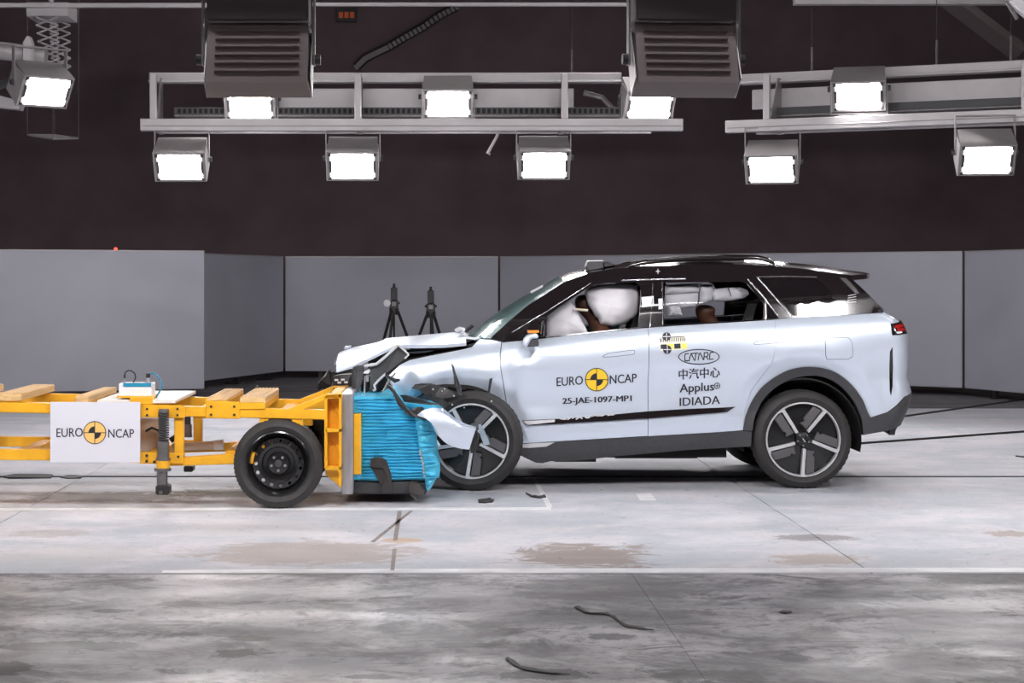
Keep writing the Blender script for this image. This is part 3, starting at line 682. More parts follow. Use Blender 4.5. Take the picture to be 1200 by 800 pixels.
# instrument box on the trolley
r = empty('instrument_box', P(158,464,YT+.12), 'small white instrument box with blue stripe and two cables', 'instrument')
yb = YT+.06
MB().rect(139,449,177.5,464.8,yb,yb+.16).build('case', white_plastic, r, bevel=.006)
MB().rect(144.5,448.6,177,453,yb-.004,yb+.01).build('stripe', blue_stripe, r)
MB().rect(137,464,180,466,yb-.02,yb+.18).build('base_plate', yellow, r)
def stick(u, v0, v1, rr, m, nm): MB().tube([P(u,v1,yb+.06),P(u,v0,yb+.06)],rr,10).build(nm, m, r, smooth=40)
stick(146,442.5,449,.0055,alum,'connector'); stick(146,439,443,.006,ink,'connector_boot'); stick(173.5,442,449,.013,alum,'connector'); stick(173.5,437.5,442.5,.014,ink,'connector_boot')
MB().tube([P(u,v,yb+.07) for u,v in ((146,439),(147,436),(150,434),(154,434.3),(157.5,437),(159,441),(158,445),(155.5,449))],.0045,6).build('cable', ink, r, smooth=60)
MB().tube([P(u,v,yb+.07) for u,v in ((175,438.5),(178,437),(182,438),(186,442),(189,448),(189.5,452),(187,459),(184,463),(183,466))],.0055,6).build('cable', blue_stripe, r, smooth=60)

# ------------------------------------------------------------------ deformable barrier
YB = 11.66
br = empty('deformable_barrier', P(460,572,YB), 'crushed blue honeycomb barrier between trolley plate and car front', 'barrier')
def lerp_tab(t, tab):
    return float(np.interp(t, [a for a, _ in tab], [b for _, b in tab]))
RB = [(466,462),(470,468),(480,476),(489,487.5),(500,489),(520,491.5),(545,497),(564,499.5)]
rows = []; n = 0
vv = 467.0; NC = 16
while vv <= 564.5:
    row = []; off = .016 if n % 2 else -.004
    ur = lerp_tab(vv, RB)
    for c in range(NC+1):
        u = 413.6+(ur-413.6)*c/NC
        o_ = off*(1 if c > 1 else .15)+.010*math.sin(u*.13+vv*.05)+.006*math.sin(u*.31-vv*.11)
        row.append(P(u, vv+.5*math.sin(u*.09+vv*.3), YB+o_))
    rows.append(row); vv += 1.95; n += 1
MB().grid(rows, thick=Vector((0,1.25,0))).build('honeycomb_block', blue_foil, br)
# crumpled top skin
rng_ = random.Random(3); rows = []
for i in range(11):
    Yi = YB-.005+i*.12
    rows.append([(P(414+46*c/12, 466.8, YB).x, Yi, P(0,466.8,YB).z+.012+ (.035*max(0,(c-7)/5)+rng_.uniform(-.008,.010))*(1 if i else .3)) for c in range(13)])
MB().grid(rows, thick=Vector((0,0,-.02))).build('top_skin', blue_foil, br)
# bulged front cushion with radial wrinkles
RR = [(487,490),(491,501),(500,508.5),(510,511.5),(525,512.5),(540,514.5),(550,516),(562,513),(568,508),(572,502)]
rows = []
for i in range(60):
    v = 488+i*84/59; ul = lerp_tab(v, [(488,486),(520,490.5),(545,496),(572,499)]); ur = lerp_tab(v, RR)
    row = []
    for c in range(13):
        t = c/12; u = ul+(ur-ul)*t
        row.append(P(u, v-3.5*t*math.sin(i*.5), YB-.05*math.sin(math.pi*min(1,t*.9+.1))-.012*math.sin(i*1.35+t*3.0)*math.sin(math.pi*t)-.004*math.sin(i*2.6)))
    rows.append(row)
MB().grid(rows, thick=Vector((0,.45,0))).build('front_cushion', blue_foil, br, smooth=50)
mb = MB()
for k in range(26):
    v = 527+k*1.3; u = lerp_tab(v,[(520,490.5),(545,496),(572,499)])+rng_.uniform(-.5,2.2)
    mb.box(-.008,.008,-.01,.004,-.005,.005,Matrix.Translation(P(u,v,YB-.012)) @ Matrix.Rotation(rng_.uniform(-1,1),4,'Y'))
mb.build('torn_seam', cable_light, br)['kind'] = 'stuff'
MB().tube([P(487.6,489,YB-.012),P(489,505,YB-.014),P(492,520,YB-.014),P(493.5,527,YB-.014)],.003,5).build('white_seam', cable_light, br)
MB().rect(413.8,564,500,579,YB+.02,12.8).build('lower_bumper', plastic, br, bevel=.01)
MB().pprism([(455,457),(464,459),(471,467),(476,478),(488,489),(470,489),(455,468)], YB+.12, YB+.9).build('folded_flap', blue_foil, br, bevel=.006)
MB().pprism([(466,471),(505,473),(520,481),(500,486),(489,489),(474,478)], YB+.30, YB+.8).build('rear_layer', blue_foil, br, bevel=.006)

# ------------------------------------------------------------------ the crashed car
YN, YC = 12.45, 13.38                            # near flank, centre line
car = empty('crashed_car', (1.7,YC,0), 'silver blue car with crushed front, black roof and deployed airbags', 'car')
BELT_PX = [(430,425),(563,404),(592,401),(640,396),(690,390.5),(750,384.5),(800,381),(860,377.5),(900,375),(940,371.5),(1020,367.5),(1036,366),(1075,364)]
BX = [XZ(u, v, YN+.05) for u, v in BELT_PX]
def belt(x): return float(np.interp(x, [p[0] for p in BX], [p[1] for p in BX]))
PT = [-.02,0,.03,.06,.085,.12,.18,.24,.30,.38,.48,.58,.68,.80,.95,1.2]
PO = [.055,.050,.028,.010,.001,-.006,-.010,-.007,.004,.022,.032,.030,.026,.045,.10,.16]
def pchip(x, xs, ys):
    if x <= xs[0]: return ys[0]
    if x >= xs[-1]: return ys[-1]
    i = 0
    while x > xs[i+1]: i += 1
    h = xs[i+1]-xs[i]; t = (x-xs[i])/h
    def d(k):
        if k == 0 or k == len(xs)-1: return 0
        a = (ys[k]-ys[k-1])/(xs[k]-xs[k-1]); b = (ys[k+1]-ys[k])/(xs[k+1]-xs[k])
        return 0 if a*b <= 0 else 2*a*b/(a+b)
    return ys[i]*(2*t**3-3*t*t+1)+h*d(i)*(t**3-2*t*t+t)+ys[i+1]*(-2*t**3+3*t*t)+h*d(i+1)*(t**3-t*t)
def prof(x, z):
    t = belt(x)-z
    if t < 0: t = min(-t,.6); return .050+.206*t+.81*max(0,t-.12)**1.5
    return pchip(t, PT, PO)
SIL = [(366,1040),(371,1049),(376,1056),(384,1060),(392,1063),(430,1064.5),(443,1063.5),(455,1067.5),(463,1069.5),(475,1067),(500,1057),(510,1052)]
SZ = [(XZ(0,v,YN)[1], u) for v, u in SIL][::-1]
def x_corner(z):
    return 3.250+(float(np.interp(z, [a for a, _ in SZ], [b for _, b in SZ]))-1063)/165.0
RA, RBK = .145, .25
def rear(x, z):
    q = (x-x_corner(z))/RA
    if q <= 0 or z > belt(3.3)+.01: return 0
    q = min(q, .998); return RBK*(1-math.sqrt(1-q*q))
FW = XZ(541,521,YN); RW = XZ(943,516,YN)
def flare(x, z):
    o = 0
    for (cx_, cz_), rc, A in ((FW,.505,.024),(RW,.595,.020)):
        d = math.hypot(x-cx_, z-cz_)
        ang = max(0, min(1, (z-cz_+.05)/.25))
        o += ang*((-A*math.exp(-((d-rc)/.13)**2)) if d > rc else (-A+min(.20,rc-d)*.42))
    return o
def dent(x, z):                                  # buckled front door and fender
    o = 0
    for u, v, ru, rv, A in ((597,455,10,40,.030),(612,430,16,10,-.012),(760,448,9,18,.014),(625,470,25,20,.010),(575,430,10,30,.006)):
        a, b = XZ(u, v, YN); o += A*math.exp(-((x-a)/(ru/167))**2-((z-b)/(rv/167))**2)
    u = U0+x*F/YN
    if 455 < u < 588:                            # character line along the fender
        zl = XZ(u, float(np.interp(u, [455,500,540,588], [436,426.5,420.5,413])), YN)[1]
        o -= .007*math.exp(-((z-zl)/.016)**2)*min(1, (u-455)/20)
    return o
def depth(x, z): return YN+prof(x, z)+rear(x, z)+flare(x, z)+dent(x, z)
def side_xz(u, v):
    Y = YN
    for _ in range(6):
        x, z = XZ(u, v, Y); Y = YN+prof(x, z)+flare(x, z)+dent(x, z)
    return XZ(u, v, Y)
def on_side(u, v, off=0):
    x, z = side_xz(u, v); return Vector((x, depth(x, z)-off, z))
def inset(poly, d):
    a = sum(poly[i][0]*poly[(i+1)%len(poly)][1]-poly[(i+1)%len(poly)][0]*poly[i][1] for i in range(len(poly)))
    s = 1 if a > 0 else -1; n = len(poly); out = []
    for i in range(n):
        p0, p1, p2 = Vector(poly[i-1]), Vector(poly[i]), Vector(poly[(i+1)%n])
        e1, e2 = p1-p0, p2-p1
        if e1.length < 1e-6 or e2.length < 1e-6: out.append(tuple(p1)); continue
        e1.normalize(); e2.normalize()
        n1, n2 = Vector((-e1.y, e1.x))*s, Vector((-e2.y, e2.x))*s
        b = n1+n2
        if b.length < .2: b = n1
        b.normalize(); k = d/max(.4, b.dot(n1)); out.append(tuple(p1+b*k))
    return out
def side_panel(name, px, m, parent=None, off=0, thick=.03, cell=.03, gap=.0025, holes=(), mirror=False, raw=False, maxx=None, df=None):
    parent = parent or car; df = df or depth
    poly = [side_xz(u, v) for u, v in px] if not raw else list(px)
    poly = [(min(x, x_corner(z)+RA*.995) if z < belt(3.3) else x, z) for x, z in poly]
    if gap: poly = inset(poly, gap)
    bm = bmesh.new()
    def ngon(pl): 
        vs = [bm.verts.new((x, 0, z)) for x, z in pl]; return [bm.edges.new((vs[i], vs[(i+1)%len(vs)])) for i in range(len(vs))]
    es = ngon(poly)
    for h in holes: es += ngon([side_xz(u, v) for u, v in h])
    bmesh.ops.triangle_fill(bm, edges=es, use_beauty=True, use_dissolve=False, normal=(0,-1,0))
    xs = [p[0] for p in poly]; zs = [p[1] for p in poly]
    x = math.floor(min(xs)/cell)*cell
    while x < max(xs):
        c2 = cell if x < 3.2 else cell*.4
        bmesh.ops.bisect_plane(bm, geom=bm.verts[:]+bm.edges[:]+bm.faces[:], plane_co=(x,0,0), plane_no=(1,0,0)); x += c2
    z = math.floor(min(zs)/cell)*cell
    while z < max(zs):
        bmesh.ops.bisect_plane(bm, geom=bm.verts[:]+bm.edges[:]+bm.faces[:], plane_co=(0,0,z), plane_no=(0,0,1)); z += cell
    bmesh.ops.remove_doubles(bm, verts=bm.verts, dist=1e-5)
    inner = [e for e in bm.edges if len(e.link_faces) == 2]
    bmesh.ops.join_triangles(bm, faces=bm.faces, angle_face_threshold=.1, angle_shape_threshold=1.2)
    for v in bm.verts:
        v.co.y = df(v.co.x, v.co.z)-off
    bd = [e for e in bm.edges if len(e.link_faces) == 1]
    r = bmesh.ops.extrude_edge_only(bm, edges=bd)
    for v in r['geom']:
        if isinstance(v, bmesh.types.BMVert): v.co.y += thick
    bmesh.ops.recalc_face_normals(bm, faces=bm.faces)
    big = max(bm.faces, key=lambda f: f.calc_area() if abs(f.normal.y) > .5 else 0)
    if big.normal.y > 0: bmesh.ops.reverse_faces(bm, faces=bm.faces)
    out = None
    for mir in ((False, True) if mirror else (False,)):
        me = bpy.data.meshes.new(name)
        b2 = bm.copy(); o0 = ORG[parent]
        for v in b2.verts:
            if mir: v.co.y = 2*YC-v.co.y
            v.co -= o0
        if mir: bmesh.ops.reverse_faces(b2, faces=b2.faces)
        b2.to_mesh(me); b2.free(); me.materials.append(m)
        me.shade_smooth(); me.set_sharp_from_angle(angle=math.radians(32))
        o = bpy.data.objects.new(name, me); COL.objects.link(o); o.parent = parent; ORG[o] = o0
        if out is None: out = o
    bm.free(); return out

# --- painted flank panels
ARCH_OUT = [(871.5,504),(873,493),(875,484),(883.6,465.7),(897,450),(918.7,436),(940,430.3),(961,430.8),(980,437),(997,450),(1010,467),(1016,481.6),(1019.6,488.5)]
ARCH_IN = [(881.5,505),(883,494),(885.7,484),(895,467),(910,453),(929,443.4),(950.5,440),(969.7,443.4),(986.7,454),(999.4,469),(1006,482),(1010,495),(1011,510)]
def smooth_px(pts, k=4):
    out = []
    for i in range(len(pts)-1):
        p0, p1, p2, p3 = [Vector(pts[max(0, min(len(pts)-1, i+d))]) for d in (-1, 0, 1, 2)]
        for s in range(k):
            t = s/k; out.append(tuple(.5*((2*p1)+(p2-p0)*t+(2*p0-5*p1+4*p2-p3)*t*t+(3*p1-p0-3*p2+p3)*t**3)))
    return out+[tuple(pts[-1])]
ARCH_OUT = smooth_px(ARCH_OUT); ARCH_IN = smooth_px(ARCH_IN)
fender = side_panel('front_fender', [(443,452),(447,447),(455,440),(468,427.5),(480,421.5),(500,417.3),(520,413.3),(540,409.5),(553,406.3),(558,401),(563,397),(575,397.5),(588,400.5),(586,415),(586.5,430),(590,450),(594,475),
    (598,497),(602,517),(599,517),(597,500),(592.5,482),(584,469),(572,459),(560,454),(548,451.5),(535,450.5),(520,450.3),(507,452),(497,460),(487,467),(475,465),(462,458)], paint, mirror=True)
fdoor = side_panel('front_door', [(588,401),(640,396),(690,390.5),(750,384.5),(759.5,383.8),(759.5,450),(759.5,511),(700,514.5),(603,520),(598,497),(594,475),(590,450),(586.5,430),(586,415)], paint, mirror=True)
rdoor = side_panel('rear_door', [(759.5,383.8),(800,381),(860,377.5),(908,374.4),(909,405),(905,425),(893,441),(880,458),(873,480),(871,504),(830,507),(759.5,511)], paint, gap=.0012, mirror=True)
quarter = side_panel('quarter_panel', [(908,374.4),(940,371.5),(1020,367.5),(1036,366),(1049,372),(1056,377.2),(1043,378.8),(1045.5,393),(1075,391),(1076,431),(1076,443),(1080,456),(1080,459.5),(1060,465),(1050,475),(1040,482.5),(1019.6,489.2)]
    + ARCH_OUT[::-1][1:]+[(873,480),(880,458),(893,441),(905,425),(909,405)], paint, gap=.0008, mirror=True)
tail = side_panel('tail_light', [(1043,378.8),(1056,377.2),(1074,374.5),(1078,391),(1045.5,393)], gloss_black, off=.006, mirror=True)
side_panel('red_lens', [(1048,381),(1068,378.5),(1070,382),(1049,384.5)], red_lens, tail, off=.010, thick=.01, gap=0)
side_panel('red_lens', [(1051,385),(1066,384),(1067,387),(1052,387.8)], red_lens, tail, off=.010, thick=.01, gap=0)
side_panel('white_lens', [(1050,388.6),(1058,388),(1058,390),(1051,390.6)], white_plastic, tail, off=.010, thick=.01, gap=0)
side_panel('bumper_vent', [(1042.8,412),(1045.8,406),(1046.5,430),(1046,452),(1044,464),(1042.8,458)], gloss_black, quarter, off=.002, thick=.02, gap=0)
# --- charcoal cladding
side_panel('wheel_arch_trim', ARCH_OUT+[(1011,510)]+ARCH_IN[::-1][1:], plastic, off=.014, thick=.07, gap=.001, mirror=True)
side_panel('rear_bumper', [(1019.6,488.7),(1040,482),(1051,474.5),(1060,465),(1082,459),(1082,463),(1079,475),(1072,499),(1056,500.5),(1040,505),(1011,510),(1010,495),(1008,486)], plastic, off=.006, thick=.06, mirror=True)
sill = side_panel('sill', [(603,520),(652,517),(700,514.5),(759.5,511),(871,504),(881.5,505),(880,523),(840,525.5),(805,527.5),(760,531.5),(720,535),(690,538.5),(662,541),(645,540.5),(636,543),(628,542.5),(618,538),(608,533)], plastic, off=.004, thick=.10, mirror=True)
side_panel('torn_sill_strip', [(606,520.5),(625,519),(650,518),(640,523),(620,524.5),(608,524)], cable_light, sill, off=.009, thick=.01, gap=0)
side_panel('side_moulding', [(611.5,492.2),(660,490),(700,486.8),(760,481.5),(800,479),(861.5,476.2),(852,482.3),(759.5,489.8),(700,493.5),(617,498.3)], gloss_black, off=.016, thick=.03, gap=0, mirror=True)
side_panel('moulding_end', [(613,493),(640,491.5),(650,491),(650,494),(617.5,497.4)], cable_light, off=.019, thick=.01, gap=0)
mb = MB()
for k in range(14): mb.box(-.012,.012,-.004,.004,-.005,.005,Matrix.Translation(on_side(658+k*4.6+random.uniform(-1,1),490.9-k*.42+random.uniform(-1,1),.018)) @ Matrix.Rotation(random.uniform(-.6,.6),4,'Y'))
mb.build('moulding_scratches', cable_light, car)
side_panel('door_crease_strip', [(606,495.5),(613,497.5),(621,511),(624,518),(622,518.3)], paint, fdoor, off=.010, thick=.012, gap=0)
# handles, fuel flap as separate proud pieces with a dark joint around
def flap(name, px, par):
    side_panel('joint', px, ink, par, off=.0012, thick=.004, gap=0)
    side_panel(name, px, paint, par, off=.004, thick=.004, gap=.0032)
flap('door_handle', [(706,417.3),(712,413.7),(735,410.5),(743,410),(744,411),(743.6,414.6),(741,415.6),(715,418.4),(707,418.6)], fdoor)
flap('door_handle', [(883,402.2),(887,399.2),(905,396.6),(919.5,396),(919.6,400),(917,401),(900,402.8),(884,404)], rdoor)
flap('fuel_flap', [(966.5,397.5),(968,395.2),(992,395),(996,396.5),(998.5,402),(999.8,411),(999,418),(994,421),(969,421),(967.4,417)], quarter)
# --- black glasshouse
FG = [(640,394.6),(640,371),(655,360),(670,350),(684,340.5),(697,334),(712,331.5),(746,331),(751,336),(751,346),(748,383.2)]
RG = [(778,381),(777.5,331),(868,330),(876,332.5),(895.5,356),(895.5,374)]
QG = [(899,373.5),(899,355.5),(913.5,372.6)]
TG = [(893,327),(956,326.5),(974,342),(984,367.6),(929,370.2)]
ROOF_E = [(660,331.2),(675,325),(690,319.5),(720,314.5),(760,311.5),(820,309.5),(880,310.3),(940,314.5),(985,320.5)]
house = side_panel('window_frame', [(574.5,396.3),(593,379),(618,358),(640,344)]+ROOF_E+[(1000,328),(1024,351),(1037.5,364.6),(1020,367.2),(940,371.2),(900,374.7),(860,377.2),(800,380.7),(750,384.2),(690,390.2),(640,395.7),(590,400.6)],
    gloss_black, holes=(FG,RG,QG,TG), thick=.035, gap=0, mirror=True)
side_panel('rear_door_glass', RG, glass_tint, off=-.014, thick=.004, gap=-.008, mirror=True)
side_panel('vent_glass', QG, glass_privacy, off=-.010, thick=.004, gap=-.006, mirror=True)
side_panel('rear_quarter_glass', TG, glass_privacy, off=-.006, thick=.004, gap=-.006, mirror=True)
def rail_px(name, pts, r_, m, off, parent=None):
    return MB().tube([on_side(u, v, off) for u, v in pts], r_, 6).build(name, m, parent or house, smooth=60)
chrome = mat('bright_trim', (.6,.6,.62), .2, .9)
rail_px('trim_or_highlight_strip', [(600,389),(620,377),(637,367),(660,352.5),(680,339.5),(692,331.5)], .003, chrome, .004)
rail_px('trim_or_highlight_strip', [(876,327),(886,338),(897,351),(913,372)], .005, chrome, .004)
rail_px('trim_or_highlight_strip', [(887,324.5),(900,339),(914,355.5),(927,370.5)], .005, chrome, .004)
rail_px('trim_or_highlight_strip', [(888,324.3),(920,323.8),(957,324.3)], .004, chrome, .004)
rail_px('trim_or_highlight_strip', [(897,351),(897.3,362),(897.5,374)], .004, chrome, .004)
rail_px('trim_or_highlight_strip', [(728,328.6),(752,327.6),(780,326.9),(803,326.6)], .005, chrome, .006)  # bright strip stands in for the highlight line along the drip rail
rail_px('trim_or_highlight_strip', [(765,332),(764,355),(761.5,383)], .003, chrome, .003)
rail_px('trim_or_highlight_strip', [(776,330),(776.5,355),(776.5,381)], .003, chrome, .003)
for q in ([(751.5,348),(766,346.6),(766,358.6),(752.5,360)], [(771.3,350),(776,349.5),(776,362),(771.8,362.3)]):
    side_panel('white_sticker', q, board, house, off=.003, thick=.003, gap=0)
side_panel('pillar_trim', [(984,325.5),(991,325.5),(1003,338),(1007,344),(1002,343.5)], chrome, house, off=.008, thick=.01, gap=0)
strokes([[(994,346.5+k*2.6),(1003,344.5+k*3)] for k in range(4)], .7, lambda u, v, o: on_side(u, v, o), cable_light, house, 'pillar_grille')
strokes([[(771-2.2,317.8),(771+2.2,317.8)],[(771,315.4),(771,320.2)]], .8, lambda u, v, o: on_side(u, v, o), cable_light, house, 'roof_target_mark')

# --- roof, windscreen, bonnet, tail as surfaces across the car
def across(near, crown, ncol=17, drop=0.0, far=None):
    rows = []
    for a, c in zip(near, crown):
        row = []
        for j in range(ncol):
            t = -1+2*j/(ncol-1); k = abs(t)**2.4
            y = YC+(a.y-YC)*(-t)
            x = c.x+(a.x-c.x)*k; z = c.z+(a.z-c.z)*k
            if t > 0 and far is not None: x += far*t*t
            row.append(Vector((x, y, z)))
        rows.append(row)
    return rows
near = [on_side(u, v) for u, v in ROOF_E]
crown = [P(u, v, YC) for u, v in ((655,324),(668,319.5),(690,314.8),(720,310),(760,305.6),(820,302.6),(880,303.4),(940,309.5),(992,317))]
MB().grid(across(near, crown, 25), thick=Vector((0,0,-.03)), flip=True).build('roof', gloss_black, car, smooth=40)
wn = [on_side(u, v, -.004) for u, v in ((574.5,396.3),(593,379),(618,358),(640,344),(660,331.2))]
wc = [P(u, v, YC) for u, v in ((549,393.5),(568,377),(595,358.5),(620,344),(655,324))]
MB().grid(across(wn, wc, 21), thick=Vector((.004,0,-.006)), flip=True).build('windscreen', glass_crazed, car, smooth=40)
MB().tube([P(622,342.6,12.9),P(636,335,12.9)],.010,6).build('wiper_highlight_strip', cable_light, car)
sp_n = [on_side(985,320.5), on_side(994,322.5)+Vector((.03,.03,0)), P(1011,321.5,12.82)]
sp_c = [P(992,317,YC), P(1003,318.3,YC), P(1013,320.3,YC)]
MB().grid(across(sp_n, sp_c, 17), thick=Vector((0,0,-.035)), flip=True).build('roof_spoiler', gloss_black, car, smooth=40)
HN = [(394,436),(405,432.5),(420,425),(440,415.5),(463,404),(490,404.3),(520,403.8),(545,401.5),(556,398),(563,395)]
HC = [(398,413),(410,408),(425,405),(440,402),(465,396.6),(490,393.6),(515,391.2),(533,389.8),(541,391),(548,393)]
hn = [P(u, v, 12.58) for u, v in HN]; hc = [P(u, v, YC) for u, v in HC]
MB().grid(across(hn, hc, 21, far=-.10), thick=Vector((0,0,-.022)), flip=True).build('bonnet', paint, car, smooth=35)
MB().pprism([(403,409),(404,406),(410,405.5),(410,407.5),(406,409)], YC-.1, YC+.1).build('bonnet_latch', paint, car)
MB().tube([P(534,388,13.0),P(539,385,13.0),P(543,386,13.0),(P(544,391,13.0))],.018,6).build('wiper_base', cable_light, car, smooth=50)
MB().tube([P(544,389,13.0),P(549,385,13.0),P(554,381,13.0)],.016,6).build('wiper_arm', plastic_d, car, smooth=50)
# scuttle below the windscreen
MB().grid([[P(545,395,13.0)+Vector((0,y,0)) for y in (-.42,0,.4,.8,1.1)],[P(578,398,13.0)+Vector((0,y,0)) for y in (-.42,0,.4,.8,1.1)]], thick=Vector((0,0,-.05))).build('scuttle', plastic_d, car)
# tailgate, rear screen, bumper bar across the back
def back(z0, z1, m, name, dx=0):
    rows = []
    for i in range(9):
        z = z0+(z1-z0)*i/8; row = []
        for j in range(13):
            t = -1+2*j/12; row.append(Vector((x_corner(z)+RA-.004+.05*(1-t*t)+dx, YC+t*(YC-YN-RBK-.02), z)))
        rows.append(row)
    MB().grid(rows, thick=Vector((-.04,0,0))).build(name, m, car, smooth=40)
zb = belt(3.3)
back(.62, zb-.02, paint, 'tailgate'); back(.36, .62, plastic, 'rear_bumper_bar')
rs = []
for u, v in ((1000,328),(1012,340),(1024,351),(1037.5,364.6)):
    p = on_side(u, v); rs.append([Vector((p.x+.10*(1-t*t)+.0, YC+t*(YC-p.y), p.z)) for t in [-1+k/6 for k in range(13)]])
MB().grid(rs, thick=Vector((-.02,0,0))).build('rear_screen', glass_privacy, car, smooth=40)
MB().grid([[Vector((p.x,p.y,p.z)) for p in rs[-1]], [Vector((x_corner(zb-.02)+RA+.05*(1-t*t), YC+t*(YC-YN-RBK-.02), zb-.02)) for t in [-1+k/6 for k in range(13)]]], thick=Vector((0,0,-.02))).build('tailgate_ledge', paint, car, smooth=40)
# roof rails and sensor box
for sgn in (1, -1):
    pts = [P(u, v, 12.78) for u, v in ((736,311.5),(755,307.3),(776,304.6),(800,302.6),(850,301.2),(888,302),(900,304.6),(908,308.5))]
    if sgn < 0: pts = [Vector((p.x,2*YC-p.y,p.z)) for p in pts]
    MB().tube(pts,[.008,.018,.02,.02,.02,.02,.018,.008],8).build('roof_rail', gloss_black, car, smooth=50)
sx = MB().pprism([(686.5,313),(689,307),(691,305.3),(707,305.3),(707.5,312),(704,315),(690,317.5)], 12.88, 13.06).build('roof_camera_box', plastic, car, bevel=.006)
MB().pprism([(689,306.3),(691,304.8),(707,304.8),(707,306)], 12.875, 13.07).build('box_lid', cable_light, sx)
MB().pprism([(707,307),(713,306.5),(722,311),(708,313)], 12.9, 13.05).build('box_wedge', plastic_d, car, bevel=.004)
# dark core of the body
core = MB().box(.72,2.10,YN+.16,2*YC-YN-.16,.21,.98).box(.30,3.30,YN+.22,2*YC-YN-.22,.74,.98).box(2.0,3.30,YN+.55,2*YC-YN-.55,.36,.98).box(.02,.75,YN+.5,2*YC-YN-.5,.30,.98).box(-.45,.10,YN+.25,2*YC-YN-.3,.74,.90)
core.build('floor_pan', innerm, car)
for (cx_, cz_), sg in ((FW,0),(RW,0)):
    for side in (0, 1):
        rows = []
        for k in range(25):
            a = math.radians(-12+204*k/24); rr_ = .425
            y0 = YN+.07; y1 = YN+.50
            if side: y0, y1 = 2*YC-y1, 2*YC-y0
            rows.append([Vector((cx_+rr_*math.cos(a)*(.98 if a < 1.6 else 1), y, cz_+rr_*math.sin(a))) for y in (y0, (y0+y1)/2, y1)])
        MB().grid(rows, thick=Vector((0,0,.012))).build('wheel_arch_liner', innerm, car, smooth=40)
for sg in (0, 1):
    y0 = YN+.5 if not sg else 2*YC-YN-.52
    MB().box(RW[0]-.45,RW[0]+.45,y0,y0+.02,.35,.80).build('inner_wing', innerm, car)
MB().box(1.35,1.95,13.0,13.8,.165,.22).box(.9,1.2,12.9,13.4,.15,.21).build('underbody', plastic_d, car)
# --- wheels
def alloy_wheel(c, yaw, spin, front, camber=0):
    R, rr, w = .347, .262, .225
    wo = MB().lathe([(rr-.004,-w*.40),(rr-.014,-w*.30),(rr-.02,-w*.20),(.20,-w*.20),(.10,-w*.24),(.001,-w*.26)],60).build('wheel', rim_black, car, smooth=35, local=True)
    wo.location = Vector(c)-ORG[car]; wo.rotation_euler = (math.radians(camber),0,math.radians(yaw)); ORG[wo] = Vector((0,0,0))
    tyre(MB(), R, rr-.002, w, 96, .005).build('tyre', rubber, wo, smooth=28, local=True)
    MB().lathe([(rr+.002,-w*.40),(rr+.001,-w*.47),(rr-.008,-w*.475),(rr-.013,-w*.42),(rr-.013,-w*.30)],72).build('rim_lip', alloy, wo, smooth=35, local=True)
    MB().lathe([(rr-.004,w*.4),(rr-.02,w*.2),(rr-.03,-w*.2)],40).build('rim_barrel', rim_black, wo, smooth=40, local=True)
    for k in range(5):
        M = Matrix.Rotation(math.radians(spin+72*k), 4, 'Y')
        MB().prism([(.000,-.060),(.022,-.065),(.020,-.243),(.055,-.250),(.030,-.262),(-.006,-.262)], -w*.50, -w*.30, M).build('spoke_edge', alloy, wo, local=True, bevel=.002)
        MB().prism([(.028,-.072),(.090,-.078),(.072,-.106),(.088,-.118),(.090,-.228),(.028,-.244)], -w*.43, -w*.26, M).build('spoke', spoke_grey, wo, local=True, bevel=.004)
        MB().lathe([(.001,-.01),(.007,-.01),(.007,.01)],8,M @ Matrix.Translation((.0,-w*.47,-.040))).build('lug_bolt', steel, wo, local=True)
    MB().lathe([(.001,-.02),(.024,-.018),(.058,-.006),(.066,.03)],5,Matrix.Translation((0,-w*.42,0)) @ Matrix.Rotation(math.radians(spin),4,'Y')).build('hub', rim_black, wo, local=True)
    MB().box(-.003,.003,-w*.42-.024,-w*.42-.018,-.02,.012,Matrix.Rotation(math.radians(-35),4,'Y')).build('hub_emblem', alloy, wo, local=True)
    return wo
alloy_wheel((XZ(943,516,YN)[0], YN+.15, .347), 0, 3, False)
alloy_wheel((XZ(555,520,12.36)[0], 12.46, .347), -9, 8, True)
w3 = alloy_wheel((XZ(943,516,YN)[0], 2*YC-YN-.16, .347), 180, 20, False)
w4 = alloy_wheel((.10, 2*YC-YN-.18, .347), 180, 30, True)
# --- decals on the doors
def mapc(u, v, off): return on_side(u, v, off+.001)
text('EURO',(652.3,452.6),(683,450.4),10.4,mapc,ink,fdoor,.3); text('NCAP',(714.6,449.8),(746,447.6),10.2,mapc,ink,fdoor,.3)
emblem(699.2,444.6,13.4,mapc,fdoor,em_yellow)
text('25-JAE-1097-MP1',(659.3,475.3),(740,472),9,mapc,ink,fdoor,.8)
mb = MB(); ring(819,417.9,24.2,9.2,1.15,mapc,mb,.003); mb.build('oval_outline', ink, rdoor, fix=False)
def ctr(x, y): return (802.5+x*34/6.05, 422.6-x*.32-y*8.2)
cl = [[(.75,1),(.15,1),(0,.8),(0,.1),(.1,0),(.75,0)], [(.95,0),(1.0,.45),(1.35,1),(1.95,0)], [(1.55,1),(2.75,1)],[(2.3,1),(2.15,0)], [(2.75,0),(2.95,.8),(3.2,1),(3.85,0)], [(3.95,0),(4.05,1),(4.75,1),(4.85,.6),(4.6,.42),(4.05,.42)],[(4.45,.42),(4.85,0)], [(6.0,1),(5.4,1),(5.2,.8),(5.15,.1),(5.25,0),(5.9,0)]]
strokes([[ctr(x, y) for x, y in l] for l in cl], 1.15, mapc, ink, rdoor)
text('中汽中心',(795.5,445),(843.5,442),12.6,mapc,ink,rdoor,.5)
text('Applus',(796.5,463),(836.5,460.5),13.2,mapc,ink,rdoor,.5)
mb = MB(); ring(840.3,451.8,3.6,3.6,.8,mapc,mb,.003); mb.build('plus_ring', ink, rdoor, fix=False)
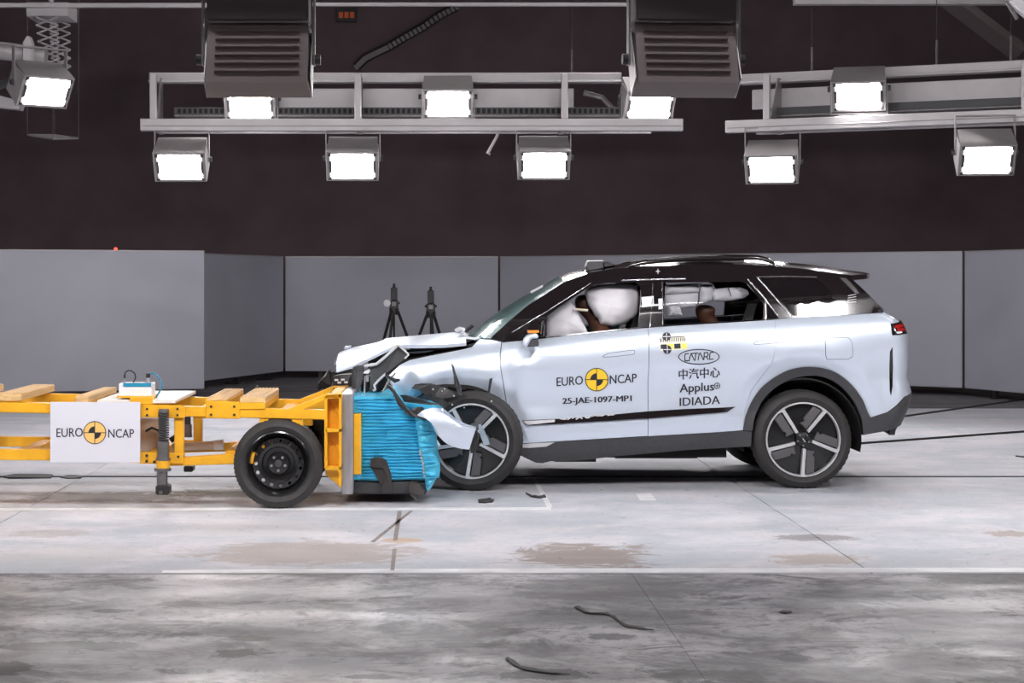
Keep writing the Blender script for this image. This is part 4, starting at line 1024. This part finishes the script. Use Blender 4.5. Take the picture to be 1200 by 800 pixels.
strokes([[(838.6,451.8),(842,451.8)],[(840.3,450.1),(840.3,453.5)]], .7, mapc, ink, rdoor, 'plus_mark')
text('IDIADA',(796.5,475.6),(843.5,473),9.6,mapc,ink,rdoor,.5)
# target sticker: scale bar, two round targets, black squares on yellow
side_panel('target_sticker', [(773,395),(803,393.2),(805.5,409),(774,411)], mat('pale_cream_sticker',(.86,.82,.70),.5), rdoor, off=.002, thick=.002, gap=0)
strokes([[(774.5+k*2.55,400.4-k*.13),(774.7+k*2.55,397-k*.13)] for k in range(12)]+[[(773.6,400),(773.4,395.5)],[(776,395.6),(802,394)]], .9, mapc, ink, rdoor, 'scale_bar', off=.0045)
for q in ([(774,403.6),(781,403.2),(781.3,408.2),(774.3,408.8)], [(789.8,402.8),(797.2,402.3),(797.6,408),(790.2,408.5)]):
    side_panel('black_square', q, ink, rdoor, off=.005, thick=.001, gap=0)
side_panel('yellow_square', [(798,402.3),(804.6,402),(805,408.2),(798.4,408.6)], mat('lemon_yellow',(.88,.78,.15),.5), rdoor, off=.005, thick=.001, gap=0)
side_panel('yellow_square', [(781.5,403.2),(789.4,402.8),(789.8,408.4),(781.8,408.2)], mat('lemon_yellow',(.88,.78,.15),.5), rdoor, off=.0045, thick=.001, gap=0)
for cu, cv, r_ in ((781,394.2,5.0),(781.8,409.4,5.0)):
    mb = MB(); pie(cu, cv, r_, 0, 2*math.pi, mapc, mb, .006, 24); mb.build('round_target', ink, rdoor, fix=False)
    strokes([[(cu-r_*.8,cv),(cu+r_*.8,cv)],[(cu,cv-r_*.8),(cu,cv+r_*.8)]], .8, mapc, board, rdoor, 'target_cross', off=.008)
# --- door mirror, knocked loose
mr_ = MB().pprism([(620,390),(621,379),(625,374.5),(630,374),(633,378),(632,390)], 12.26, 12.40).build('door_mirror', gloss_black, car, bevel=.012)
MB().pprism([(619.5,387),(631.5,386.8),(631.8,389.6),(619,390.2)], 12.245, 12.40).build('indicator_strip', amber_lens, mr_)
MB().pprism([(613.5,404),(614.5,397),(619,391.8),(627,390.5),(631.5,392),(631,397),(623,397),(618,406.5),(614.5,407)], 12.23, 12.38).build('mirror_shell', paint, mr_, bevel=.015, smooth=50)
MB().pprism([(618,406.6),(622.5,397.5),(629,396.5),(631.6,400),(631.5,405.6)], 12.25, 12.38).build('mirror_glass_back', plastic, mr_, bevel=.006)
MB().pprism([(633,395),(632.5,385),(635,374.5),(640.5,373),(641,394)], 12.40, 12.49).build('mirror_arm', gloss_black, mr_, bevel=.008)
MB().tube([P(634,391,12.395),P(634.5,381,12.395),P(636.3,375.5,12.395),P(637.5,383,12.395),P(637.5,393,12.395)],.006,6).build('arm_trim', chrome, mr_)

# ------------------------------------------------------------------ airbags, seats and dummies inside
def blob(name, px, Y, bulge, m, parent, seed=0, puff=.012, back=.10):
    pts = [Vector((u, v)) for u, v in px]; n = 48
    c = sum(pts, Vector((0,0)))/len(pts); dense = []
    per = [(pts[(i+1)%len(pts)]-pts[i]).length for i in range(len(pts))]; tot = sum(per)
    for k in range(n):
        s = tot*k/n; i = 0
        while s > per[i]: s -= per[i]; i += 1
        dense.append(pts[i].lerp(pts[(i+1)%len(pts)], s/per[i]))
    rg = random.Random(seed); ph = [rg.uniform(0,6.28) for _ in range(6)]
    vs = []; fs = []; K = 9
    for k in range(K):
        t = math.sin((k+1)/K*math.pi/2)
        for j, p in enumerate(dense):
            q = c+(p-c)*t; a = 2*math.pi*j/n
            wr = puff*(math.sin(3*a+ph[0])*t+.6*math.sin(7*a+ph[1]+4*t)*t*t+.5*math.sin(5*t*3+ph[2]+2*a)*t)
            vs.append(P(q.x, q.y, Y-bulge*math.sqrt(max(0,1-t**2.6))+wr*(1-t**8)))
    m0 = len(vs)
    vs.append(P(c.x, c.y, Y-bulge*1.02)); vs.append(P(c.x, c.y, Y+back))
    for k in range(K-1):
        for j in range(n): fs.append((k*n+j, k*n+(j+1)%n, (k+1)*n+(j+1)%n, (k+1)*n+j))
    for j in range(n):
        fs.append((m0, (j+1)%n, j)); fs.append((m0+1, (K-1)*n+j, (K-1)*n+(j+1)%n))
    return MB().add(vs, fs).build(name, m, parent, smooth=70)
blob('driver_airbag', [(685,342),(690,337),(700,333.5),(715,332.5),(735,331.8),(746,334),(749,342),(749,352),(747,366),(743,373),(739,374),(735,378.5),(727,381),(718,383),(711,381.5),(703,380),(701,373),(697,370),(694,364),(689,358),(687,350)], 12.86, .10, airbag, car, 4, .014)
blob('side_airbag', [(640,370),(652,361),(667,353.5),(671,356),(676,364),(684,379),(690,391),(668,394),(645,396),(640,396)], 12.80, .05, airbag, car, 9, .006)
for k, px in enumerate(([(779,334),(800,332.5),(819,332),(820,342),(800,343.5),(779,344.5)], [(779,345.5),(800,344),(818,343),(818,352),(815,360),(808,360),(800,361),(788,357),(780,359)], [(821,333),(835,333),(836,342),(834,352),(820,356),(819.5,343)],
        [(834,344),(838,338.5),(850,337),(868,336.5),(876,340),(878,344.5),(872,349.5),(860,352),(845,353),(836,352)], [(783,359),(788,357),(797,359),(800,370),(783,370.5)])):
    blob('curtain_airbag', px, 12.76, .035, airbag, car, 20+k, .004, .06)
MB().tube([P(821,331,12.70),P(819.5,343,12.70),P(818.5,356,12.70)],.004,5).tube([P(853,336.5,12.70),P(857,347,12.70)],.004,5).build('curtain_tether', steel, car)
MB().tube([P(674,362.3,12.74),P(689,363.6,12.72)],.010,6).build('belt_strap', mat('belt_cloth',(.75,.68,.55),.6), car)
# seats
def seat(x, Y, name='seat'):
    MB().prism([(x-.05,.62),(x+.30,.55),(x+.46,.62),(x+.62,1.28),(x+.52,1.32),(x+.36,.72),(x-.05,.72)],Y-.24,Y+.24).build(name, fabric, car, bevel=.03)
    MB().prism([(x+.53,1.29),(x+.66,1.28),(x+.70,1.46),(x+.60,1.48)],Y-.13,Y+.13).build('headrest', fabric, car, bevel=.03)
for y in (12.98, 13.78): seat(1.02, y); seat(1.98, y)
MB().prism([(.50,.85),(.95,.85),(.86,1.05),(.55,1.07)],YN+.18,2*YC-YN-.18).build('dashboard', innerm, car, bevel=.02)
def torus(c, R, r_, m, name):
    mb = MB(); pts = [(c.x+R*.25*math.sin(2*math.pi*k/24), c.y+R*math.cos(2*math.pi*k/24), c.z+R*math.sin(2*math.pi*k/24)) for k in range(25)]
    mb.tube(pts, r_, 8).build(name, m, car, smooth=60)
torus(Vector((.98,12.98,1.02)), .18, .014, plastic_d, 'steering_wheel')
# dummies: one continuous skinned figure each
def skin_body(name, joints, edges, mats, label, red=False, group=None):
    me = bpy.data.meshes.new(name); org = Vector(joints[0][:3])
    me.from_pydata([tuple(Vector(j[:3])-org) for j in joints], edges, [])
    o = bpy.data.objects.new(name, me); COL.objects.link(o); o.location = org; ORG[o] = org
    md = o.modifiers.new('skin', 'SKIN'); md.use_smooth_shade = True
    for i, j in enumerate(joints): me.skin_vertices[0].data[i].radius = (j[3], j[4] if len(j) > 4 else j[3])
    me.skin_vertices[0].data[0].use_root = True
    sb_ = o.modifiers.new('sub', 'SUBSURF'); sb_.levels = 1; sb_.render_levels = 2
    me.materials.append(mats); tag(o, label, 'crash dummy', group); return o
def dummy(x, y, m, label, sc=1.0, lean=.0, arms=True):
    hx = x+.30; Z = .74
    J = [(hx,y,Z,.13,.10),(hx+.06-lean,y,Z+.22*sc,.12,.13),(hx+.12-lean*1.6,y,Z+.42*sc,.13,.17),(hx+.13-lean*1.9,y,Z+.53*sc,.055,.055),(hx+.11-lean*2.2,y,Z+.60*sc,.070,.066),(hx+.105-lean*2.25,y,Z+.66*sc,.100,.088),(hx+.12-lean*2.3,y,Z+.73*sc,.075,.07)]
    E = [(0,1),(1,2),(2,3),(3,4),(4,5),(5,6)]
    for s in (-1, 1):
        b = len(J)
        J += [(hx+.10-lean*1.6,y+s*.17*sc,Z+.40*sc,.055),(hx-.02-lean*1.6,y+s*.21*sc,Z+.20*sc,.045),(hx-.26-lean,y+s*.17*sc,Z+.24*sc,.038),(hx-.34-lean,y+s*.15*sc,Z+.26*sc,.03)]
        E += [(2,b),(b,b+1),(b+1,b+2),(b+2,b+3)]
        b = len(J)
        J += [(hx-.05,y+s*.09,Z-.01,.085),(hx-.42*sc,y+s*.11,Z+.04,.065),(hx-.58*sc,y+s*.11,Z-.26,.05),(hx-.70*sc,y+s*.11,Z-.28,.04)]
        E += [(0,b),(b,b+1),(b+1,b+2),(b+2,b+3)]
    return skin_body('crash_dummy', J, E, m, label)
dm = dummy(1.10, 12.98, dummy_m, 'brown crash dummy at the wheel, face between the two front airbags', .86, .17)
dr = dummy(1.82, 12.96, dummy_m, 'brown crash dummy in the rear seat, round head in rear window', .76, .10)

# ------------------------------------------------------------------ torn front end
def shard(name, px, Y, th, m, parent=None, seed=0, jit=.02, bevel=.003):
    rg = random.Random(seed); n = len(px)
    fr = [P(u, v, Y+rg.uniform(-jit, jit)) for u, v in px]
    bk = [p+Vector((rg.uniform(-.004,.004), th*(.7+.6*rg.random()), rg.uniform(-.004,.004))) for p in fr]
    a = sum(fr[i].x*fr[(i+1)%n].z-fr[(i+1)%n].x*fr[i].z for i in range(n))
    if a < 0: fr.reverse(); bk.reverse()
    bm = bmesh.new(); f = [bm.verts.new(p) for p in fr]; b = [bm.verts.new(p) for p in bk]
    bm.faces.new(f); bm.faces.new(b[::-1])
    for i in range(n): bm.faces.new((f[(i+1)%n], f[i], b[i], b[(i+1)%n]))
    bmesh.ops.triangulate(bm, faces=bm.faces[:]); bmesh.ops.recalc_face_normals(bm, faces=bm.faces)
    mb = MB(); bm.verts.index_update(); mb.add([v.co.copy() for v in bm.verts], [tuple(v.index for v in q.verts) for q in bm.faces]); bm.free()
    return mb.build(name, m, parent or car)
# upright dark plate, folded headlamp housing with pale edge
shard('bent_bracket_plate', [(413.5,430),(419,428.5),(425.5,427.8),(426.5,436),(424.5,447),(421,456),(423.5,465),(426,470),(420,470),(416,462),(412.5,454),(411.8,441)], 12.05, .02, plastic, seed=1, jit=.015)
hl = shard('headlamp_housing', [(433.5,430.5),(442,427.5),(455,416),(463.5,405.5),(468,404.5),(479,415.5),(474,420.5),(462,430),(451,438.5),(442.5,447.5),(440.5,457.5),(433.5,457.5),(433.8,444)], 12.02, .10, plastic, seed=2, jit=.008)
def bar(name, pts, r_, m, Y, par=None): return MB().tube([P(u, v, Y) for u, v in pts], r_, 6).build(name, m, par or car, smooth=50)
bar('pale_edge', [(427,429),(436,427),(441,426.5),(452,417.5),(461,409),(466.5,403.8)], .011, cable_light, 12.0, hl)
bar('pale_edge', [(466.5,403.8),(470,407),(474,410.5),(478.8,415.2),(474.5,420)], .008, cable_light, 12.0, hl)
bar('pale_edge', [(452,438),(443,446),(438.5,451),(440,456.5),(437,457.5)], .009, cable_light, 12.0, hl)
shard('white_lamp_insert', [(426,436),(432.5,432),(434,434.5),(432,437.5),(426,437.5)], 12.03, .03, white_plastic, hl, 5, .004)
bar('vertical_strut', [(428,440),(427.5,455),(426.5,467)], .008, alum, 12.06)
bar('vertical_strut', [(430.5,438),(430.3,447)], .012, cable_light, 12.07)
shard('inner_panel_dark', [(422,446),(434,440),(444,448),(450,440),(456,446),(462,459),(450,466),(438,467),(424,468)], 12.14, .2, plastic_d, seed=6)
bar('torn_strut', [(446,465),(451,455),(456,446),(458,442)], .010, steel, 11.98)
bar('torn_twig', [(451.5,438),(457,442.5),(463,446),(468.5,444.8)], [.006,.012,.017,.008], plastic_d, 11.97)
bar('torn_twig', [(457,442.5),(461,440),(463.5,436.5)], .005, plastic_d, 11.97)
gr = shard('grille_carrier', [(390,441),(398,439),(412,438),(413,452),(404,456),(390,455)], 12.35, .5, plastic_d, seed=8)
for u, v in ((394,445.2),(401.5,444.8),(397.5,448.2),(405.5,447.8)):
    MB().rect(u-2,v-1,u+2.2,v+1,12.28,12.30).build('grille_gap', cable_light, gr)
shard('black_debris', [(388,441),(390,435),(395,437),(412,432),(412,438),(396,441)], 12.5, .3, innerm, seed=9)
for k, px in enumerate(([(372,452),(376,445),(382,440),(385,433.5),(390,437),(391,443),(388,452),(380,456)], [(371,455),(373,449),(378,447),(379,452),(375,457)], [(382,437),(386,434.5),(391,438.5),(389,441),(384,440)])):
    shard('grille_shred', px, 12.9+.1*k, .15, plastic if k else plastic_d, seed=30+k, jit=.04)
# hood underside and engine bay edge
MB().grid([[P(u, v, 12.63)+Vector((0,y,0)) for y in (0,.3,.6)] for u, v in ((452,424),(480,420.5),(520,412.5),(554,405.5))], thick=Vector((0,0,-.16))).build('engine_bay', innerm, car)
bar('bay_seal', [(466,413),(490,409.5),(520,408.5),(552,405)], .012, plastic_d, 12.66)
# arch: torn liner and bracket pieces
for k, (px, Y) in enumerate((([(482,455),(486,450.5),(494,449.2),(505,450),(516,453),(528,457),(541,459.5),(534,464),(526,466.5),(516,470),(507,469),(500,463),(490,456.5)],12.33),
        ([(488,467),(497,462),(508,464),(518,467),(525,472),(522,478),(514,480),(508,475),(498,467.5)],12.30),
        ([(529,425.5),(531.5,428),(534.5,438),(538,448),(541,455),(541.5,463),(536.5,462),(533.5,452),(532,446),(531,436)],12.26),
        ([(532,447),(535,446),(536,453),(533,453)],12.25), ([(574.2,443.5),(577.2,443),(576,450),(574,460),(571.5,459.5),(573.5,450)],12.30))):
    shard('torn_liner_piece', px, Y, .035, plastic_d if k != 2 else plastic, seed=40+k, jit=.012)
side_panel('arch_edge_trim', [(510,452),(520,450.3),(535,450.5),(548,451.5),(560,454),(572,459),(584,469),(592.5,482),(597,500),(599,517),(596.5,517),(594.5,500),(590,484),(582,472.5),(570.5,463),(559,459),(547,457),(535,456),(520,455.5)], steel, off=-.01, thick=.02, gap=0)
for u0, v0, u1, v1 in ((525,452.5,535,456.5),(546,454.5,557,458.5),(567,461,574,466)):
    side_panel('clip_slot', [(u0,v0),(u1,v0+2),(u1,v1+2),(u0,v1)], innerm, off=-.006, thick=.01, gap=0)
for k, (u, v) in enumerate(((507.5,456),(518,458),(521,455.5),(532,463.8),(544,477.5),(530,474),(516.5,478),(576,470))):
    MB().lathe([(.001,-.010),(.005,-.007),(.006,.006)],6,Matrix.Translation(P(u,v,12.25))).build('clip', cable_light, car)
# black strip and fin lying over the barrier
shard('black_trim_strip', [(453,450),(458,453),(463,458),(466,466),(470,474.5),(478,479),(487,483.5),(499,489),(500,492),(493,490.5),(485,488),(473,480.5),(467,475.5),(463,467),(460,460),(454,454)], 11.60, .03, plastic_d, seed=50, jit=.008)
shard('black_trim_fin', [(466.5,463),(476,463.2),(490,467),(505,471.5),(515,473.5),(505,474.5),(490,472.5),(478,471.5),(470,470)], 11.85, .02, plastic_d, seed=51, jit=.006)
shard('black_trim_hook', [(474,482),(486,481),(490,476.5),(496,477),(497,480),(490,485),(486,489),(478,486)], 11.61, .03, plastic_d, seed=52, jit=.006)
# torn silver bumper corner hanging over the wheel
def patch(name, rows_px, Yf, m, th=.012):
    rows = []
    for i, r_ in enumerate(rows_px):
        row = []
        n = 14
        for j in range(n+1):
            t = j/n*(len(r_)-1); k = min(int(t), len(r_)-2); f = t-k
            u = r_[k][0]*(1-f)+r_[k+1][0]*f; v = r_[k][1]*(1-f)+r_[k+1][1]*f
            row.append(P(u, v, Yf(i/(len(rows_px)-1), j/n)))
        rows.append(row)
    return MB().grid(rows, thick=Vector((0,th,0))).build(name, m, car, smooth=45)
patch('bumper_corner_piece', [[(489,486),(495,481),(506,477.5),(516,478.5),(520,479),(523,483.5)], [(490,487),(499,487),(512,484),(522,485),(532,491),(540,495)], [(495,488.5),(504,492),(516,494),(530,497),(545,500),(557,500.5)],
    [(501,491),(507,497),(518,501),(532,505),(546,507),(557.5,503)], [(509,497),(511,505),(518,510),(532,515),(544,517.5),(554,513)], [(509.5,505),(512,509),(522,519),(531,523.5),(542,526),(550,526.5)]],
    lambda a, b: 11.52-.03*math.sin(math.pi*a)+.05*b*b+.02*abs(math.sin(4*b+a*2)), paint)
patch('bumper_corner_fold', [[(518,477.5),(524,482),(532,489),(545,496.5),(558,500)], [(520,482),(528,490),(540,498),(550,501.5),(558,502.5)]], lambda a, b: 11.50+.03*a+.05*b*b, paint)
shard('broken_spoke_cover', [(560.5,497),(564,497),(568,505),(572,514),(574,521),(567,521),(564,512),(561,504)], 12.20, .01, mat('pale_blue_plastic',(.30,.36,.42),.4), seed=60, jit=.006)
shard('torn_bracket', [(552,508),(558,504),(562,508),(561,516),(559,524),(557,530),(552,531),(551,524),(550,517)], 11.60, .05, plastic_d, seed=61)
shard('white_chip', [(509,515),(511,514),(516,521),(514.5,523)], 12.0, .015, white_plastic, seed=62, jit=.003)
# black rags on the barrier
shard('black_rubber_flap', [(434.5,537),(440,535.6),(448,536),(452,539),(455,547),(458,555),(458.8,563),(460,571),(459,577),(450,577),(447,570),(452,563),(454,558),(449,548),(440,547.5),(433.5,546)], 11.632, .012, mat('black_rubber',(.035,.03,.03),.6), br, 70, .003)
shard('black_rag', [(478.5,567),(483,563.5),(489,563),(492,567),(494,572),(498,574.5),(497,579),(490,580),(485,579),(480,576)], 11.58, .06, mat('black_rubber',(.035,.03,.03),.6), br, 71, .012)
bar('black_rag_tail', [(481,578.5),(484,582),(487.5,584)], .006, plastic_d, 11.57, br)
# debris on the floor
def floor_bit(px, name, label, m, cat='debris', h=.012):
    rg = random.Random(int(px[0][0])); q = []
    for i in range(len(px)):
        (a, b), (c, d) = px[i], px[(i+1)%len(px)]; q += [(a, b), ((a+c)/2+rg.uniform(-.12,.12)*abs(c-a), (b+d)/2+rg.uniform(-.35,.35))]
    px = q; mb = MB(); n = len(px)
    pts = [P(u, v, F*H/(v-V0)) for u, v in px]
    top = [(p.x,p.y,h*(.4+.8*rg.random())) for p in pts]; bot = [(p.x,p.y,.001) for p in pts]
    mb.add(top+bot, [tuple(range(n)), tuple(range(2*n-1,n-1,-1))]+[((i+1)%n,i,i+n,(i+1)%n+n) for i in range(n)])
    tag(mb.build(name, m), label, cat)
floor_bit([(560,587),(566,585.5),(574,584.8),(579,586.5),(577,588.8),(568,589.8),(561,589.6)], 'debris_shard', 'black shard on the floor below the front wheel', rubber)
floor_bit([(616,578.5),(622,581),(632,582.4),(638,580.8),(640,583),(632,584),(622,582.6)], 'debris_strip', 'thin black strip on the floor below the sill', rubber)
floor_bit([(673,711.5),(679,710),(684,714.5),(692,717.2),(713,718.2),(720,722),(735,732.5),(752,735),(766,738.5),(752,737.3),(733,734.8),(716,721.5),(704,719.2),(686,718.2),(679,714.5)], 'debris_strip', 'long curled brown strip lying on the dark floor', mat('dark_brown_rubber',(.05,.04,.035),.6), h=.004)
floor_bit([(592,772),(595,770),(602,774),(610,780.5),(640,786),(668,790),(640,788.5),(612,784),(600,778)], 'debris_strip', 'black forked rubber strip at the bottom of the picture', rubber, h=.004)
floor_bit([(0,559),(18,556.5),(40,557),(62,557.5),(60,560.5),(10,561)], 'debris_strip', 'dark torn cover strip in the floor slot at left edge', rubber)
floor_bit([(70,559.5),(80,557),(97,558.3),(95,560.6),(78,561)], 'debris_shard', 'small dark scrap beside the torn cover strip at left', rubber)
floor_bit([(1190,535),(1206,534.4),(1215,535.4),(1205,536.6)], 'debris_shard', 'small dark scrap on pale floor at right edge', rubber)
floor_bit([(913,717),(918,715.4),(927,715.6),(928,717.6),(920,718.6)], 'debris_shard', 'tiny black scrap on the dark floor at lower right', rubber, h=.003)
